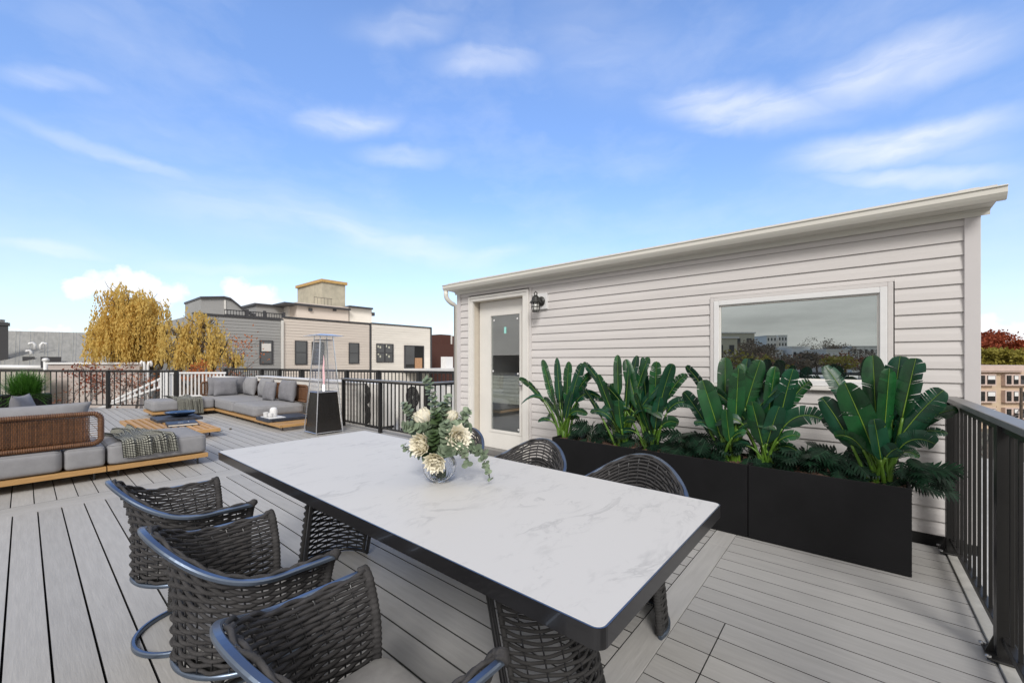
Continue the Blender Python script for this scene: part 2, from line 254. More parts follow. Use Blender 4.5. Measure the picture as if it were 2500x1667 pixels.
# ---------------------------------------------------------------- mesh helpers
class MB:
    def __init__(s): s.v = []; s.f = []; s.uv = None; s.mi = []; s.cur = 0
    def add(s, vs, fs, uv=None):
        o = len(s.v); s.v += [tuple(p) for p in vs]; s.f += [tuple(i+o for i in f) for f in fs]; s.mi += [s.cur]*len(fs)
        if uv is not None:
            if s.uv is None: s.uv = [(0,0)]*o
            s.uv += list(uv)
        elif s.uv is not None: s.uv += [(0,0)]*len(vs)
        return s
    def box(s, x0, x1, y0, y1, z0, z1):
        return s.add([(x0,y0,z0),(x1,y0,z0),(x1,y1,z0),(x0,y1,z0),(x0,y0,z1),(x1,y0,z1),(x1,y1,z1),(x0,y1,z1)],
                     [(0,3,2,1),(4,5,6,7),(0,1,5,4),(1,2,6,5),(2,3,7,6),(3,0,4,7)])
    def obox(s, a, b, wd, z0, z1):      # a wall-like box along a->b (xy), width wd
        a, b = Vector((a[0],a[1])), Vector((b[0],b[1])); d = (b-a).normalized(); n = Vector((-d.y, d.x))*wd/2
        q = [a-n, b-n, b+n, a+n]
        return s.add([(p.x,p.y,z0) for p in q]+[(p.x,p.y,z1) for p in q], [(0,3,2,1),(4,5,6,7),(0,1,5,4),(1,2,6,5),(2,3,7,6),(3,0,4,7)])
    def prism(s, poly, axis, a, b):     # 2-D polygon extruded along an axis ('x','y','z')
        f = {'x': lambda p, t: (t,p[0],p[1]), 'y': lambda p, t: (p[0],t,p[1]), 'z': lambda p, t: (p[0],p[1],t)}[axis]; n = len(poly)
        return s.add([f(p,a) for p in poly]+[f(p,b) for p in poly], [tuple(range(n))[::-1], tuple(range(n,2*n))]+[(i,(i+1)%n,n+(i+1)%n,n+i) for i in range(n)])
    def tube(s, path, r, n=6, closed=False, cap=True):
        P = [Vector(p) for p in path]; m = len(P); rs = r if isinstance(r, (list, tuple)) else [r]*m
        T = []
        for i in range(m):
            a = P[i-1] if (i > 0 or closed) else P[i]; b = P[(i+1) % m] if (i < m-1 or closed) else P[i]
            t = (b-a); T.append(t.normalized() if t.length > 1e-9 else Vector((0,0,1)))
        up = Vector((0,0,1)) if abs(T[0].z) < .9 else Vector((1,0,0)); u = (up - T[0]*up.dot(T[0])).normalized(); vs = []
        for i in range(m):
            u = (u - T[i]*u.dot(T[i])); u = u.normalized() if u.length > 1e-6 else T[i].orthogonal().normalized(); v = T[i].cross(u)
            for k in range(n):
                a = 2*PI*k/n; vs.append(P[i]+(u*math.cos(a)+v*math.sin(a))*rs[i])
        fs = []
        for i in range(m if closed else m-1):
            j = (i+1) % m
            for k in range(n): fs.append((i*n+k, i*n+(k+1)%n, j*n+(k+1)%n, j*n+k))
        if cap and not closed: fs += [tuple(range(n))[::-1], tuple(range((m-1)*n, m*n))]
        return s.add(vs, fs)
    def strap(s, path, wd, ht, ch=.003, closed=False):     # flat bar swept along a path, its broad face kept level
        P = [Vector(p) for p in path]; m = len(P); sec = [(-wd/2+ch,-ht/2),(wd/2-ch,-ht/2),(wd/2,-ht/2+ch),(wd/2,ht/2-ch),(wd/2-ch,ht/2),(-wd/2+ch,ht/2),(-wd/2,ht/2-ch),(-wd/2,-ht/2+ch)]; vs = []
        for i in range(m):
            t = P[(i+1) % m if closed else min(i+1, m-1)]-P[i-1 if closed else max(i-1, 0)]; h = Vector((-t.y, t.x, 0)).normalized(); up = t.cross(h).normalized() if t.length > 0 else Vector((0,0,1))
            if up.z < 0: up = -up
            vs += [P[i]+h*a+up*b for a, b in sec]
        fs = [(i*8+k, i*8+(k+1)%8, ((i+1)%m)*8+(k+1)%8, ((i+1)%m)*8+k) for i in range(m if closed else m-1) for k in range(8)]
        if not closed: fs += [tuple(range(8))[::-1], tuple(range((m-1)*8, m*8))]
        return s.add(vs, fs)
    def lathe(s, prof, n=24, c=(0,0,0)):
        vs = []; m = len(prof)
        for r, z in prof:
            for k in range(n): a = 2*PI*k/n; vs.append((c[0]+r*math.cos(a), c[1]+r*math.sin(a), c[2]+z))
        fs = [(i*n+k, i*n+(k+1)%n, (i+1)*n+(k+1)%n, (i+1)*n+k) for i in range(m-1) for k in range(n)]
        return s.add(vs, fs)
    def grid(s, fn, nu, nv, uv=False):
        vs = [fn(i/nu, j/nv) for j in range(nv+1) for i in range(nu+1)]
        fs = [(j*(nu+1)+i, j*(nu+1)+i+1, (j+1)*(nu+1)+i+1, (j+1)*(nu+1)+i) for j in range(nv) for i in range(nu)]
        return s.add(vs, fs, [(i/nu, j/nv) for j in range(nv+1) for i in range(nu+1)] if uv else None)
    def build(s, name, m, parent=None, smooth=False, bevel=0., solid=0.):
        off = Vector((0,0,0)); q = parent
        while q is not None: off += q.location; q = q.parent
        me = bpy.data.meshes.new(name)
        v = np.array(s.v, dtype=float).reshape(-1, 3) - np.array(off)
        me.from_pydata(v.tolist(), [], s.f)
        for mm in (m if isinstance(m, (list, tuple)) else [m]): me.materials.append(mm)
        if any(s.mi): me.polygons.foreach_set("material_index", s.mi)
        if s.uv is not None:
            ul = me.uv_layers.new(name="UVMap"); idx = np.zeros(len(me.loops), dtype=np.int32); me.loops.foreach_get("vertex_index", idx)
            ul.data.foreach_set("uv", np.array(s.uv, dtype=np.float32)[idx].ravel())
        if smooth: me.polygons.foreach_set("use_smooth", [True]*len(me.polygons))
        me.update()
        o = bpy.data.objects.new(name, me); C.objects.link(o)
        if parent is not None: o.parent = parent
        if solid:
            q = o.modifiers.new("solid", 'SOLIDIFY'); q.thickness = solid; q.offset = 0
        if bevel:
            b = o.modifiers.new("bevel", 'BEVEL'); b.width = bevel; b.segments = 2; b.limit_method = 'ANGLE'; b.angle_limit = R_(40)
        return o
def tag(o, label=None, cat=None, group=None, kind=None):
    if label: o['label'] = label
    if cat: o['category'] = cat
    if group: o['group'] = group
    if kind: o['kind'] = kind
    return o
def empty(name, loc, label=None, cat=None, group=None):
    o = bpy.data.objects.new(name, None); C.objects.link(o); o.location = loc; o.empty_display_size = .1
    return tag(o, label, cat, group)
def copy_tree(o, parent=None):
    kids = [c for c in C.objects if c.parent == o]
    c = o.copy(); C.objects.link(c); c.parent = parent
    for ch in kids: copy_tree(ch, c)
    return c
def box(name, m, parent, *b, bevel=0.): return MB().box(*b).build(name, m, parent, bevel=bevel)
def bez(p0, p1, p2, n): return [Vector(p0)*(1-t)**2+Vector(p1)*2*t*(1-t)+Vector(p2)*t*t for t in [i/n for i in range(n+1)]]
def cushion(mb, x0, x1, y0, y1, z0, z1, r=.05, puff=.02, n=10):
    c = Vector(((x0+x1)/2,(y0+y1)/2,(z0+z1)/2)); h = Vector(((x1-x0)/2,(y1-y0)/2,(z1-z0)/2))
    def bend(q): return math.copysign(abs(q)**.8, q)      # more vertices near the edges
    for ax in range(3):
        for sg in (-1, 1):
            def fn(a, b):
                q = [0,0,0]; q[ax] = sg; q[(ax+1)%3] = bend((a*2-1))*1.0*sg; q[(ax+2)%3] = bend(b*2-1)
                p = Vector((q[0]*h.x, q[1]*h.y, q[2]*h.z)); inner = Vector((max(h.x-r,0), max(h.y-r,0), max(h.z-r,0)))
                k = Vector([max(-inner[i], min(inner[i], p[i])) for i in range(3)]); d = p-k
                out = k+(d.normalized()*r if d.length > 1e-9 else d)
                pu = puff*(1-abs(q[(ax+1)%3])**2.5)*(1-abs(q[(ax+2)%3])**2.5); out[ax] += sg*pu*(1 if ax == 2 else .5)
                return c+out
            mb.grid(fn, n, n)
    return mb
def merged(o, dist=.0015):
    bm = bmesh.new(); bm.from_mesh(o.data); bmesh.ops.remove_doubles(bm, verts=bm.verts, dist=dist); bmesh.ops.recalc_face_normals(bm, faces=bm.faces); bm.to_mesh(o.data); bm.free(); return o
def pillow_mesh(wd, ht, th, seed=0, n=22):      # an upright scatter cushion in local x (width), z (height), y (thickness)
    rr = random.Random(seed); ph = [rr.uniform(0, 6) for _ in range(6)]; mb = MB()
    for sg in (-1, 1):
        def fn(a, b):
            u, v = a*2-1, b*2-1; e = max(0, (1-abs(u)**2.6))*max(0, (1-abs(v)**2.6)); t = th/2*e**.55
            pin = 1-.07*(1-abs(u)**2)*abs(v)**3; pin2 = 1-.07*(1-abs(v)**2)*abs(u)**3
            wr = .016*math.sin(7*u*v+ph[0])*e+.007*math.sin(9*u+4*v+ph[1])*e+.012*math.sin(5*v-3*u+ph[2])*e*abs(u*v)**.5
            return (u*wd/2*pin2, sg*(t+wr*.6), (v*pin+1)*ht/2)
        mb.grid(fn if sg < 0 else (lambda a, b: fn(1-a, b)), n, n)
    return mb
# ================================================================ setting
tag(MB().box(-900,900,-900,900,-9.6,-9).build('ground', mat('ground_town', (.12,.115,.09), .95, var=.4, vscale=.05)), kind='structure')
# deck: boards 0.14 m on centre with open gaps over a dark frame
pA, pB = W(-60, 901, 11.75), W(433, 903, 11.1)         # the line of the far railing
pC = Vector((4.42, 13.75, 0)); pL = Vector((-3.15, pA.y+(-3.15-pA.x)*(pB.y-pA.y)/(pB.x-pA.x), 0))
def far_y(x):
    if x <= pB.x: return pA.y+(x-pA.x)*(pB.y-pA.y)/(pB.x-pA.x)+.12
    return pB.y+(x-pB.x)*(pC.y-pB.y)/(pC.x-pB.x)+.12
dk = MB(); dkx = MB(); gap = .0105; TH = .028
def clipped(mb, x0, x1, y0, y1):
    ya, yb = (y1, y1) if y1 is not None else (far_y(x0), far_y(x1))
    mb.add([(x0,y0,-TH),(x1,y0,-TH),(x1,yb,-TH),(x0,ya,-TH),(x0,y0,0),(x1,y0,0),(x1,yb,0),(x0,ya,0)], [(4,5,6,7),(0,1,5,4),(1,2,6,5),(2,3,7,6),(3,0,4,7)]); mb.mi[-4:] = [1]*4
rb = random.Random(3)
def boards(xa, xb, x_ref, pitch, y0, y1, joints=(), gap=.0105):
    k0 = math.ceil((xa-x_ref)/pitch)-1; k = k0
    while x_ref+k*pitch < xb:
        x0, x1 = max(xa, x_ref+k*pitch+gap/2), min(xb, x_ref+(k+1)*pitch-gap/2); k += 1
        if x1-x0 < .02: continue
        js = [j for j in joints if x_ref+(k-.5)*pitch < j[1] and x_ref+(k-.5)*pitch > j[2]]
        if js and y1 is not None:
            clipped(dk, x0, x1, y0, js[0][0]-.0025); clipped(dk, x0, x1, js[0][0]+.0025, y1)
        else: clipped(dk, x0, x1, y0, y1)
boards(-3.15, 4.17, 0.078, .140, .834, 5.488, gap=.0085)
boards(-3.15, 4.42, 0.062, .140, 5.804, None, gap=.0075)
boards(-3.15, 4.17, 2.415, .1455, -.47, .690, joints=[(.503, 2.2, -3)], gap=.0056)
for (ya, yb, cuts) in ((.694,.830,(.4,3.2)),(5.4885,5.643,(-1.6,2.1)),(5.649,5.800,(-.4,3.0))):
    xs = [-3.15]+[c for c in cuts]+[4.17]
    for a, b in zip(xs, xs[1:]): dkx.box(a+.002, b-.002, ya, yb, -TH, 0)
deck = dk.build('deck', [M['deck'], mat('board_side_shade', (.06,.06,.058), .9)]); tag(deck, 'grey composite roof deck of long narrow boards', 'deck', kind='structure')  # board sides carry the shade of the gaps in their dark colour
dx = dkx.build('deck_border', M['deckx'], bevel=.0018); tag(dx, kind='structure')
fr = MB().add([(-3.15,-.52,-.075),(4.2,-.52,-.075),(4.2,5.3,-.075),(4.42,5.3,-.075),(4.42,13.7,-.075),(pB.x,pB.y+.1,-.075),(pL.x,pL.y+.1,-.075)], [(0,1,2,3,4,5,6)])
fr.prism([(-3.15,-.52),(4.2,-.52),(4.2,5.3),(4.42,5.3),(4.42,13.75),(pB.x,pB.y+.12),(pL.x,pL.y+.12)], 'z', -.5, -.1)
tag(fr.build('deck_joists', M['dark']), kind='structure')
tag(MB().box(.2, 4.17, -.545, -.474, -.05, .012).build('deck_edge_board', mat('pale_edge_board', (.36,.355,.33), .6, var=.25, vscale=8), bevel=.003), kind='structure')
tag(MB().box(4.2, 4.75, 4.62, 6.0, -.06, -.004).build('deck_return', M['deck']), kind='structure')

# ================================================================ the stair house
WX = 4.22; WY0, WY1, WTOP = -.655, 4.608, 2.318
shed = empty('stair_house', (WX, 2, 0), 'long flat roofed stair house clad in pale horizontal siding with white gutter', 'building')
PITCH = .0994; LIP = .013
open_ = [(3.20,4.365,0,2.265),(-.225,1.065,1.075,1.917)]          # door and window trim, (y0,y1,z0,z1)
sd = MB(); ys = sorted({WY0+.075, WY1-.075}|{q for o in open_ for q in o[:2]})
def xo(z): return WX-LIP*(1-((z-.07) % PITCH)/PITCH)
zc = .07; k = 0
while zc < WTOP-.005:
    z0, z1 = zc, min(zc+PITCH, WTOP)
    for ya, yb in zip(ys, ys[1:]):
        ym = (ya+yb)/2; segs = [(z0, z1)]
        for (oy0, oy1, oz0, oz1) in open_:
            if oy0 < ym < oy1:
                n = []
                for a, b in segs:
                    if b <= oz0 or a >= oz1: n.append((a, b)); continue
                    if a < oz0: n.append((a, oz0))
                    if b > oz1: n.append((oz1, b))
                segs = n
        for a, b in segs:
            # double-four profile: a slightly rolled face and a shadow lip
            ea, eb = LIP*(1-(a-zc)/PITCH), LIP*(1-(b-zc)/PITCH); em = (ea+eb)/2+.0025; mz = (a+b)/2
            sd.add([(WX-ea,ya,a),(WX-ea,yb,a),(WX-em,ya,mz),(WX-em,yb,mz),(WX-eb,ya,b),(WX-eb,yb,b)], [(0,2,3,1),(2,4,5,3)])
            if a == zc: sd.add([(WX-ea,ya,a),(WX-ea,yb,a),(WX+.004,yb,a+.0005),(WX+.004,ya,a+.0005)], [(0,1,2,3)])
    zc += PITCH
sd.build('siding', M['siding'], shed)
# vertical seams between siding lengths
sm = MB()
for (y, z0, n) in ((2.55,1.56,1),(1.62,1.86,2),(2.9,.865,1),(2.1,2.06,1),(.2,2.16,1)): sm.box(WX-.0145, WX-.0125, y, y+.0025, z0, z0+PITCH*n-.004)
cr = MB()
cr.box(WX+.02, 7.2, WY0, WY0+.1, 0, WTOP+.2).box(WX+.02, 7.2, WY1-.1, WY1, 0, WTOP+.2).box(7.1, 7.2, WY0+.1, WY1-.1, 0, WTOP+.2)
cr.box(WX+.02, WX+.06, WY0+.1, -.225, 0, WTOP).box(WX+.02, WX+.06, 1.065, 3.20, 0, WTOP).box(WX+.02, WX+.06, 4.365, WY1-.1, 0, WTOP)
cr.box(WX+.02, WX+.06, -.225, 1.065, 0, 1.075).box(WX+.02, WX+.06, -.225, 1.065, 1.917, WTOP).box(WX+.02, WX+.06, 3.20, 4.365, 2.265, WTOP)
cr.build('wall', M['siding'], shed)
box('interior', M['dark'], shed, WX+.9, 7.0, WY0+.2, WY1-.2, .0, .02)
for y0, y1 in ((WY0, WY0+.078), (WY1-.075, WY1)): box('corner_trim', M['corner'], shed, WX-.024, WX+.03, y0, y1, .05, WTOP-.001, bevel=.004)
box('base_shadow_trim', M['dark'], shed, WX-.022, WX-.002, WY0, 3.2, -.02, .066)  # near-black base trim, its colour holding the shadow line at the wall foot
# soffit, frieze, gutter, roof
fz = MB().prism([(WX-.013,2.318),(WX-.03,2.305),(WX-.034,2.335),(WX-.06,2.345),(WX+.01,2.36),(WX+.01,2.318)], 'y', WY0-.04, WY1+.03)
fz.build('frieze_board', M['gutter'], shed)
so = MB().prism([(WX-.058,2.347),(WX-.15,2.352),(WX-.15,2.40),(WX+.02,2.40),(WX+.02,2.347)], 'y', WY0-.045, WY1+.04); so.build('soffit', M['gutter'], shed)
gp = [(WX-.155,2.352),(WX-.185,2.352),(WX-.20,2.372),(WX-.212,2.392),(WX-.213,2.425),(WX-.222,2.429),(WX-.222,2.437),(WX-.208,2.437),(WX-.206,2.43),(WX-.155,2.428)]
g = MB().prism(gp, 'y', WY0-.085, WY1+.11); g.build('gutter', M['gutter'], shed, bevel=.0015)
MB().prism([(WX-.155,2.437),(WX-.162,2.462),(7.3,2.74),(7.3,2.71)], 'y', WY0-.05, WY1+.05).build('roof', M['trim'], shed)
dpth = [(WX-.17,WY1+.075,2.352),(WX-.17,WY1+.078,2.30),(WX-.16,WY1+.075,2.255),(WX-.13,WY1+.066,2.215),(WX-.09,WY1+.055,2.185),(WX-.04,WY1+.05,2.165)]
MB().tube(dpth+[(WX-.0,WY1+.045,2.14),(WX+.01,WY1+.045,.05)], .034, 10).build('downspout', M['gutter'], shed, smooth=True)
# door
dr = empty('door', (0,0,0)); dr.parent = shed; dr.location = (0,0,0)
def off(p): return p
DX = WX+.105
dm = MB(); dz0, dz1 = .075, 2.165; gy0, gy1, gz0, gz1 = 3.492, 4.022, .335, 1.956
for b in ((DX,DX+.045,3.33,gy0,dz0,dz1),(DX,DX+.045,gy1,4.25,dz0,dz1),(DX,DX+.045,gy0,gy1,dz0,gz0),(DX,DX+.045,gy0,gy1,gz1,dz1)): dm.box(*b)
E_ = dr; bpy.data.objects.remove(E_)
dr = dm.build('door', M['trim'], shed)
fm = MB(); t = .035
for b in ((DX-.008,DX+.0,gy0-t,gy0,gz0-t,gz1+t),(DX-.008,DX+.0,gy1,gy1+t,gz0-t,gz1+t),(DX-.008,DX+.0,gy0,gy1,gz0-t,gz0),(DX-.008,DX+.0,gy0,gy1,gz1,gz1+t)): fm.box(*b)
fm.build('glazing_bead', M['trim'], dr, bevel=.003)
box('pane', M['doorglass'], dr, DX+.012, DX+.016, gy0, gy1, gz0, gz1)
sh = MB()
for i in range(6): sh.prism([(DX+.040,.745+i*.055),(DX+.034,.745+i*.055+.0275),(DX+.040,.745+(i+1)*.055),(DX+.044,.745+(i+1)*.055),(DX+.044,.745+i*.055)], 'y', gy0, gy1)
sh.box(DX+.03, DX+.044, gy0, gy1, 1.077, 1.105); sh.box(DX+.03, DX+.044, gy0, gy1, .715, .743)
sh.build('reflection_panel', mat('reflection_panel', (.74,.73,.66), .8), dr)  # pale pleated panel added behind the pane in place of mirrored siding
st = MB(); st.box(DX+.009,DX+.0115, 3.742,3.782,1.70,1.79); st.build('pane_sticker', mat('sticker_teal', (.35,.75,.68), .5), dr)
for (y, z) in ((gy1-.05,gz1-.06),(gy0+.05,gz1-.06),(gy1-.03,1.17),(gy0+.04,1.14),(gy0+.03,gz0+.04)): box('glazing_clip', M['white'], dr, DX+.009,DX+.0115,y-.012,y+.012,z-.012,z+.012)
# casing and jambs
cs = MB(); cx0, cx1 = WX-.03, WX+.012
for (a, b, e) in ((0,.03,0),(.03,.085,.007),(.085,.115,.013)): pass
cs.box(cx0,cx1,3.238,3.338,.03,2.172).box(cx0,cx1,4.267,4.347,.03,2.172).box(cx0,cx1,3.238,4.347,2.172,2.243)
cs.box(cx0-.012,cx0,3.238,3.268,.03,2.243).box(cx0-.012,cx0,4.317,4.347,.03,2.243).box(cx0-.012,cx0,3.268,4.317,2.215,2.243)
cs.build('door_casing', M['trim'], shed, bevel=.003)
box('casing_channel', M['siding'], shed, WX-.02, WX+.01, 3.20, 3.236, .02, 2.262)
jb = MB().box(cx1,DX+.05,3.30,3.336,.03,2.20).box(cx1,DX+.05,4.268,4.30,.03,2.20).box(cx1,DX+.05,3.336,4.268,2.17,2.20)
jb.build('door_jamb', mat('jamb_cream', (.62,.56,.47), .5, var=.05), shed)
box('threshold', M['railcap'], shed, WX-.02, DX+.06, 3.338, 4.266, .0, .072)
kn = MB().lathe([(0,-.03),(.022,-.028),(.03,-.01),(.026,.008),(.012,.016),(.012,.03)], 16); 
for i, v in enumerate(kn.v): kn.v[i] = (DX-.035-v[2]*-1-.02, 3.42+v[0], 1.0+v[1])
kn.build('door_knob', M['steel'], dr, smooth=True)
# window
wf = MB(); a0, a1, b0, b1 = -.140, .985, 1.155, 1.836; x0 = WX-.028
def ring(mb, x0, x1, y0, y1, z0, z1, t):
    mb.box(x0,x1,y0-t,y0,z0-t,z1+t).box(x0,x1,y1,y1+t,z0-t,z1+t).box(x0,x1,y0,y1,z0-t,z0).box(x0,x1,y0,y1,z1,z1+t)
ring(wf, x0, WX+.03, a0, a1, b0, b1, .044); wn = wf.build('window', M['white'], shed, bevel=.004)
r2 = MB(); ring(r2, WX-.008, WX+.03, a0+.014, a1-.014, b0+.014, b1-.014, .0138); r2.build('window_sash', M['trim'], wn, bevel=.002)
r3 = MB(); ring(r3, WX-.022, WX+.012, a0-.045, a1+.045, b0-.045, b1+.045, .032); r3.build('window_channel', M['siding'], wn, bevel=.004)
box('pane', M['winglass'], wn, WX+.004, WX+.010, a0+.013, a1-.013, b0+.013, b1-.013)
box('window_sill', M['trim'], wn, WX-.045, WX-.029, a0-.07, a1+.07, b0-.078, b0-.046, bevel=.004)
# wall lantern
ln = empty('wall_lantern', (WX-.02, 3.04, 2.06), 'small black caged lantern on a white plate beside the door', 'lantern')
box('mounting_block', M['white'], ln, WX-.035, WX-.002, 2.948, 3.165, 1.965, 2.165, bevel=.004)
b = MB().lathe([(0,0),(.058,0),(.062,.008),(.055,.02),(.03,.03),(0,.032)], 24)
for i, v in enumerate(b.v): b.v[i] = (WX-.036-v[2], 3.03+v[0], 2.062+v[1])
b.build('backplate', M['lampblk'], ln, smooth=True)
lc = (WX-.155, 3.03); arm = MB().tube([(WX-.06,3.03,2.062),(WX-.10,3.03,2.075),(WX-.135,3.03,2.09),(WX-.155,3.03,2.085)], .011, 8); arm.build('arm', M['lampblk'], ln, smooth=True)
hd = MB().lathe([(0,2.13),(.02,2.128),(.034,2.112),(.046,2.10),(.05,2.065),(.075,2.038),(.077,2.033),(.052,2.036),(0,2.036)], 20, (lc[0],lc[1],0))
hd.tube([(lc[0],lc[1]-.018,2.125),(lc[0],lc[1]-.022,2.15),(lc[0],lc[1],2.172),(lc[0],lc[1]+.022,2.15),(lc[0],lc[1]+.018,2.125)], .006, 6); hd.build('lamp_hood', M['lampblk'], ln, smooth=True)
cg = MB()
for k in range(6):
    a = 2*PI*k/6; cg.tube([(lc[0]+.052*math.cos(a),lc[1]+.052*math.sin(a),2.036),(lc[0]+.05*math.cos(a),lc[1]+.05*math.sin(a),1.97),(lc[0]+.038*math.cos(a),lc[1]+.038*math.sin(a),1.925)], .004, 5)
for (r, z) in ((.052,1.985),(.038,1.925)): cg.tube([(lc[0]+r*math.cos(2*PI*k/16),lc[1]+r*math.sin(2*PI*k/16),z) for k in range(16)], .005, 5, closed=True)
cg.lathe([(0,1.922),(.038,1.922),(.038,1.929),(0,1.93)], 16, (lc[0],lc[1],0)); cg.build('cage', M['lampblk'], ln, smooth=True)
MB().lathe([(0,2.036),(.042,2.03),(.042,1.96),(.03,1.935),(0,1.932)], 18, (lc[0],lc[1],0)).build('lamp_glass', mat('frosted_glass', (.72,.72,.68), .2, spec=.7), ln, smooth=True)

# ================================================================ railings
def railing(name, label, pts, ztop, zbot, posts, spacing, mats, cap=(.062,.028), bal=.019, postw=.058, feet=True, cat='railing', group=None, capmat=None):
    base = Vector((pts[0][0], pts[0][1], zbot)); root = empty(name, base, label, cat, group)
    tr = MB(); br = MB()
    for a, b in zip(pts, pts[1:]):
        tr.obox(a, b, cap[0], ztop-cap[1], ztop); br.obox(a, b, .03, zbot+.085, zbot+.115)
    tr.build('top_rail', capmat or mats, root, bevel=.004); br.build('bottom_rail', mats, root, bevel=.002)
    sub = MB()
    for a, b in zip(pts, pts[1:]): sub.obox(a, b, .032, ztop-cap[1]-.032, ztop-cap[1]-.002)
    sub.build('sub_rail', mats, root)
    pm = MB().box(-postw/2,postw/2,-postw/2,postw/2,0,ztop-zbot-cap[1]-.001); me = None
    bm_ = MB().box(-bal/2,bal/2,-bal/2,bal/2,.1,ztop-zbot-cap[1]-.03)
    def place(proto, nm, p, ang):
        if proto is None: return None
        o = proto.copy(); C.objects.link(o); o.parent = root; o.location = (p[0]-base.x, p[1]-base.y, 0); o.rotation_euler.z = ang; return o
    def mk(mb, nm, p, ang):
        o = mb.build(nm, mats, None, bevel=.002); o.parent = root; o.location = (p[0]-base.x, p[1]-base.y, 0); o.rotation_euler.z = ang; return o
    pp = bb = None; done = []
    for (seg, t) in posts:
        a, b = Vector(pts[seg][:2]), Vector(pts[seg+1][:2]); p = a+(b-a)*t; ang = math.atan2((b-a).y, (b-a).x); done.append(p)
        pp = mk(pm, 'post', p, ang) if pp is None else place(pp, 'post', p, ang)
    for a, b in zip(pts, pts[1:]):
        a, b = Vector(a[:2]), Vector(b[:2]); n = int((b-a).length/spacing); ang = math.atan2((b-a).y, (b-a).x)
        for k in range(1, n+1):
            p = a+(b-a)*(k/n) - (b-a).normalized()*spacing*.5
            if any((p-q).length < .045 for q in done): continue
            bb = mk(bm_, 'baluster', p, ang) if bb is None else place(bb, 'baluster', p, ang)
    return root
rr = railing('metal_railing', 'black metal railing with wide grey cap running out beside the planters', [(4.17,-.505,0),(.35,-.505,0)], 1.07, .0, [(0,.025),(0,.365),(0,.71)], .118, M['rail'], cap=(.075,.03), capmat=M['railcap'], postw=.062, bal=.0135)
for x in (4.075, 2.775, 1.46):
    ft = MB().box(x-.07,x+.07,-.575,-.44,.013,.024); fo = ft.build('post_foot', M['rail'], rr, bevel=.006)
    gs = MB().prism([(x+.035,.024),(x+.075,.024),(x+.035,.12)], 'y', -.509, -.501).prism([(-.47,.024),(-.445,.024),(-.47,.10)], 'x', x-.004, x+.004); gs.build('gusset', M['rail'], fo)
    bt = MB()
    for (dx_, dy_) in ((-.055,.05),(.055,.05),(-.055,-.055),(.055,-.055)): bt.lathe([(.011,.024),(.011,.031),(0,.033)], 10, (x+dx_,-.505+dy_+.01,0))
    bt.build('bolt', M['steel'], fo, smooth=True)
railing('metal_railing', 'black metal railing between the heater and the stair house door', [(4.18,7.98,0),(4.18,5.31,0),(5.35,5.31,0)], .965, 0, [(0,0),(0,.50),(0,1),(1,.9)], .112, M['rail'], cap=(.13,.026), capmat=M['railcap'])
p0 = W(-60, 901.5, 11.75); p1 = W(433, 903, 11.1)
railing('metal_railing', 'thin black metal railing at the far left end of the deck below the willow', [(pL.x,pL.y,0),(p0.x,p0.y,0),(p1.x,p1.y,0)], 1.06, 0, [(0,0),(0,.5),(1,.03),(1,.67),(1,.997)], .178, M['rail'], cap=(.035,.03), postw=.07)
railing('metal_railing', 'black metal railing along the left edge of the deck, seen in the window glass', [(-3.1,-.5,0),(-3.1,pL.y,0)], 1.06, 0, [(0,k/8) for k in range(9)], .178, M['rail'], cap=(.045,.03))
q0 = W(549, 898, 14.4); q1 = W(1135, 906.5, 9.9)
railing('metal_railing', 'distant black railing on the neighbouring roof behind the far sofa', [(q0.x,q0.y,0),(q1.x,q1.y,0)], 1.06, .12, [(0,.004),(0,.21),(0,.30),(0,.405),(0,.60),(0,.72),(0,.86),(0,.97)], .125, M['rail'], cap=(.05,.035), postw=.1)
# pale parapet behind the sofa and the neighbour's low roof with its machines
def lapwall(mb, a, b, z0, z1, pitch=.1, lip=.014):      # lap siding on the line a->b, facing the left of a->b
    a, b = Vector((a[0],a[1])), Vector((b[0],b[1])); d = (b-a).normalized(); n = Vector((-d.y, d.x)); z = z0
    while z < z1-1e-4:
        zt = min(z+pitch, z1); o = n*lip
        mb.add([(*(a+o),z),(*(b+o),z),(*b,zt),(*a,zt),(*a,z),(*b,z)], [(0,3,2,1),(0,1,5,4)]); z = zt
par = empty('parapet_wall', (4.55,10,0), 'low white sided parapet wall behind the far corner sofa', 'wall')
pw = MB(); lapwall(pw, (4.5,8.02), (4.5,13.7), -.4, .83, .11); pw.box(4.502,4.68,8.03,13.7,-.4,.83); pw.build('siding', M['trim'], par); box('coping', M['white'], par, 4.45,4.72,8.0,13.72,.832,.868, bevel=.004)
nr = MB().box(4.72,14,4.7,19,-.5,-.12); tag(nr.build('neighbour_roof', mat('pale_roof', (.46,.45,.43), .8, var=.15, vscale=2)), kind='structure')
par2 = empty('parapet_wall', ((q0.x+q1.x)/2,(q0.y+q1.y)/2,0), 'white parapet wall under the distant railing on the neighbouring roof', 'wall')
e = Vector((.25,-.12,0)); pw = MB(); pw.obox(q0-e, q1-e, .16, -.3, .74); pw.build('wall_panel', M['trim'], par2); pw = MB(); pw.obox(q0-e, q1-e, .24, .742, .785); pw.build('coping', M['white'], par2)
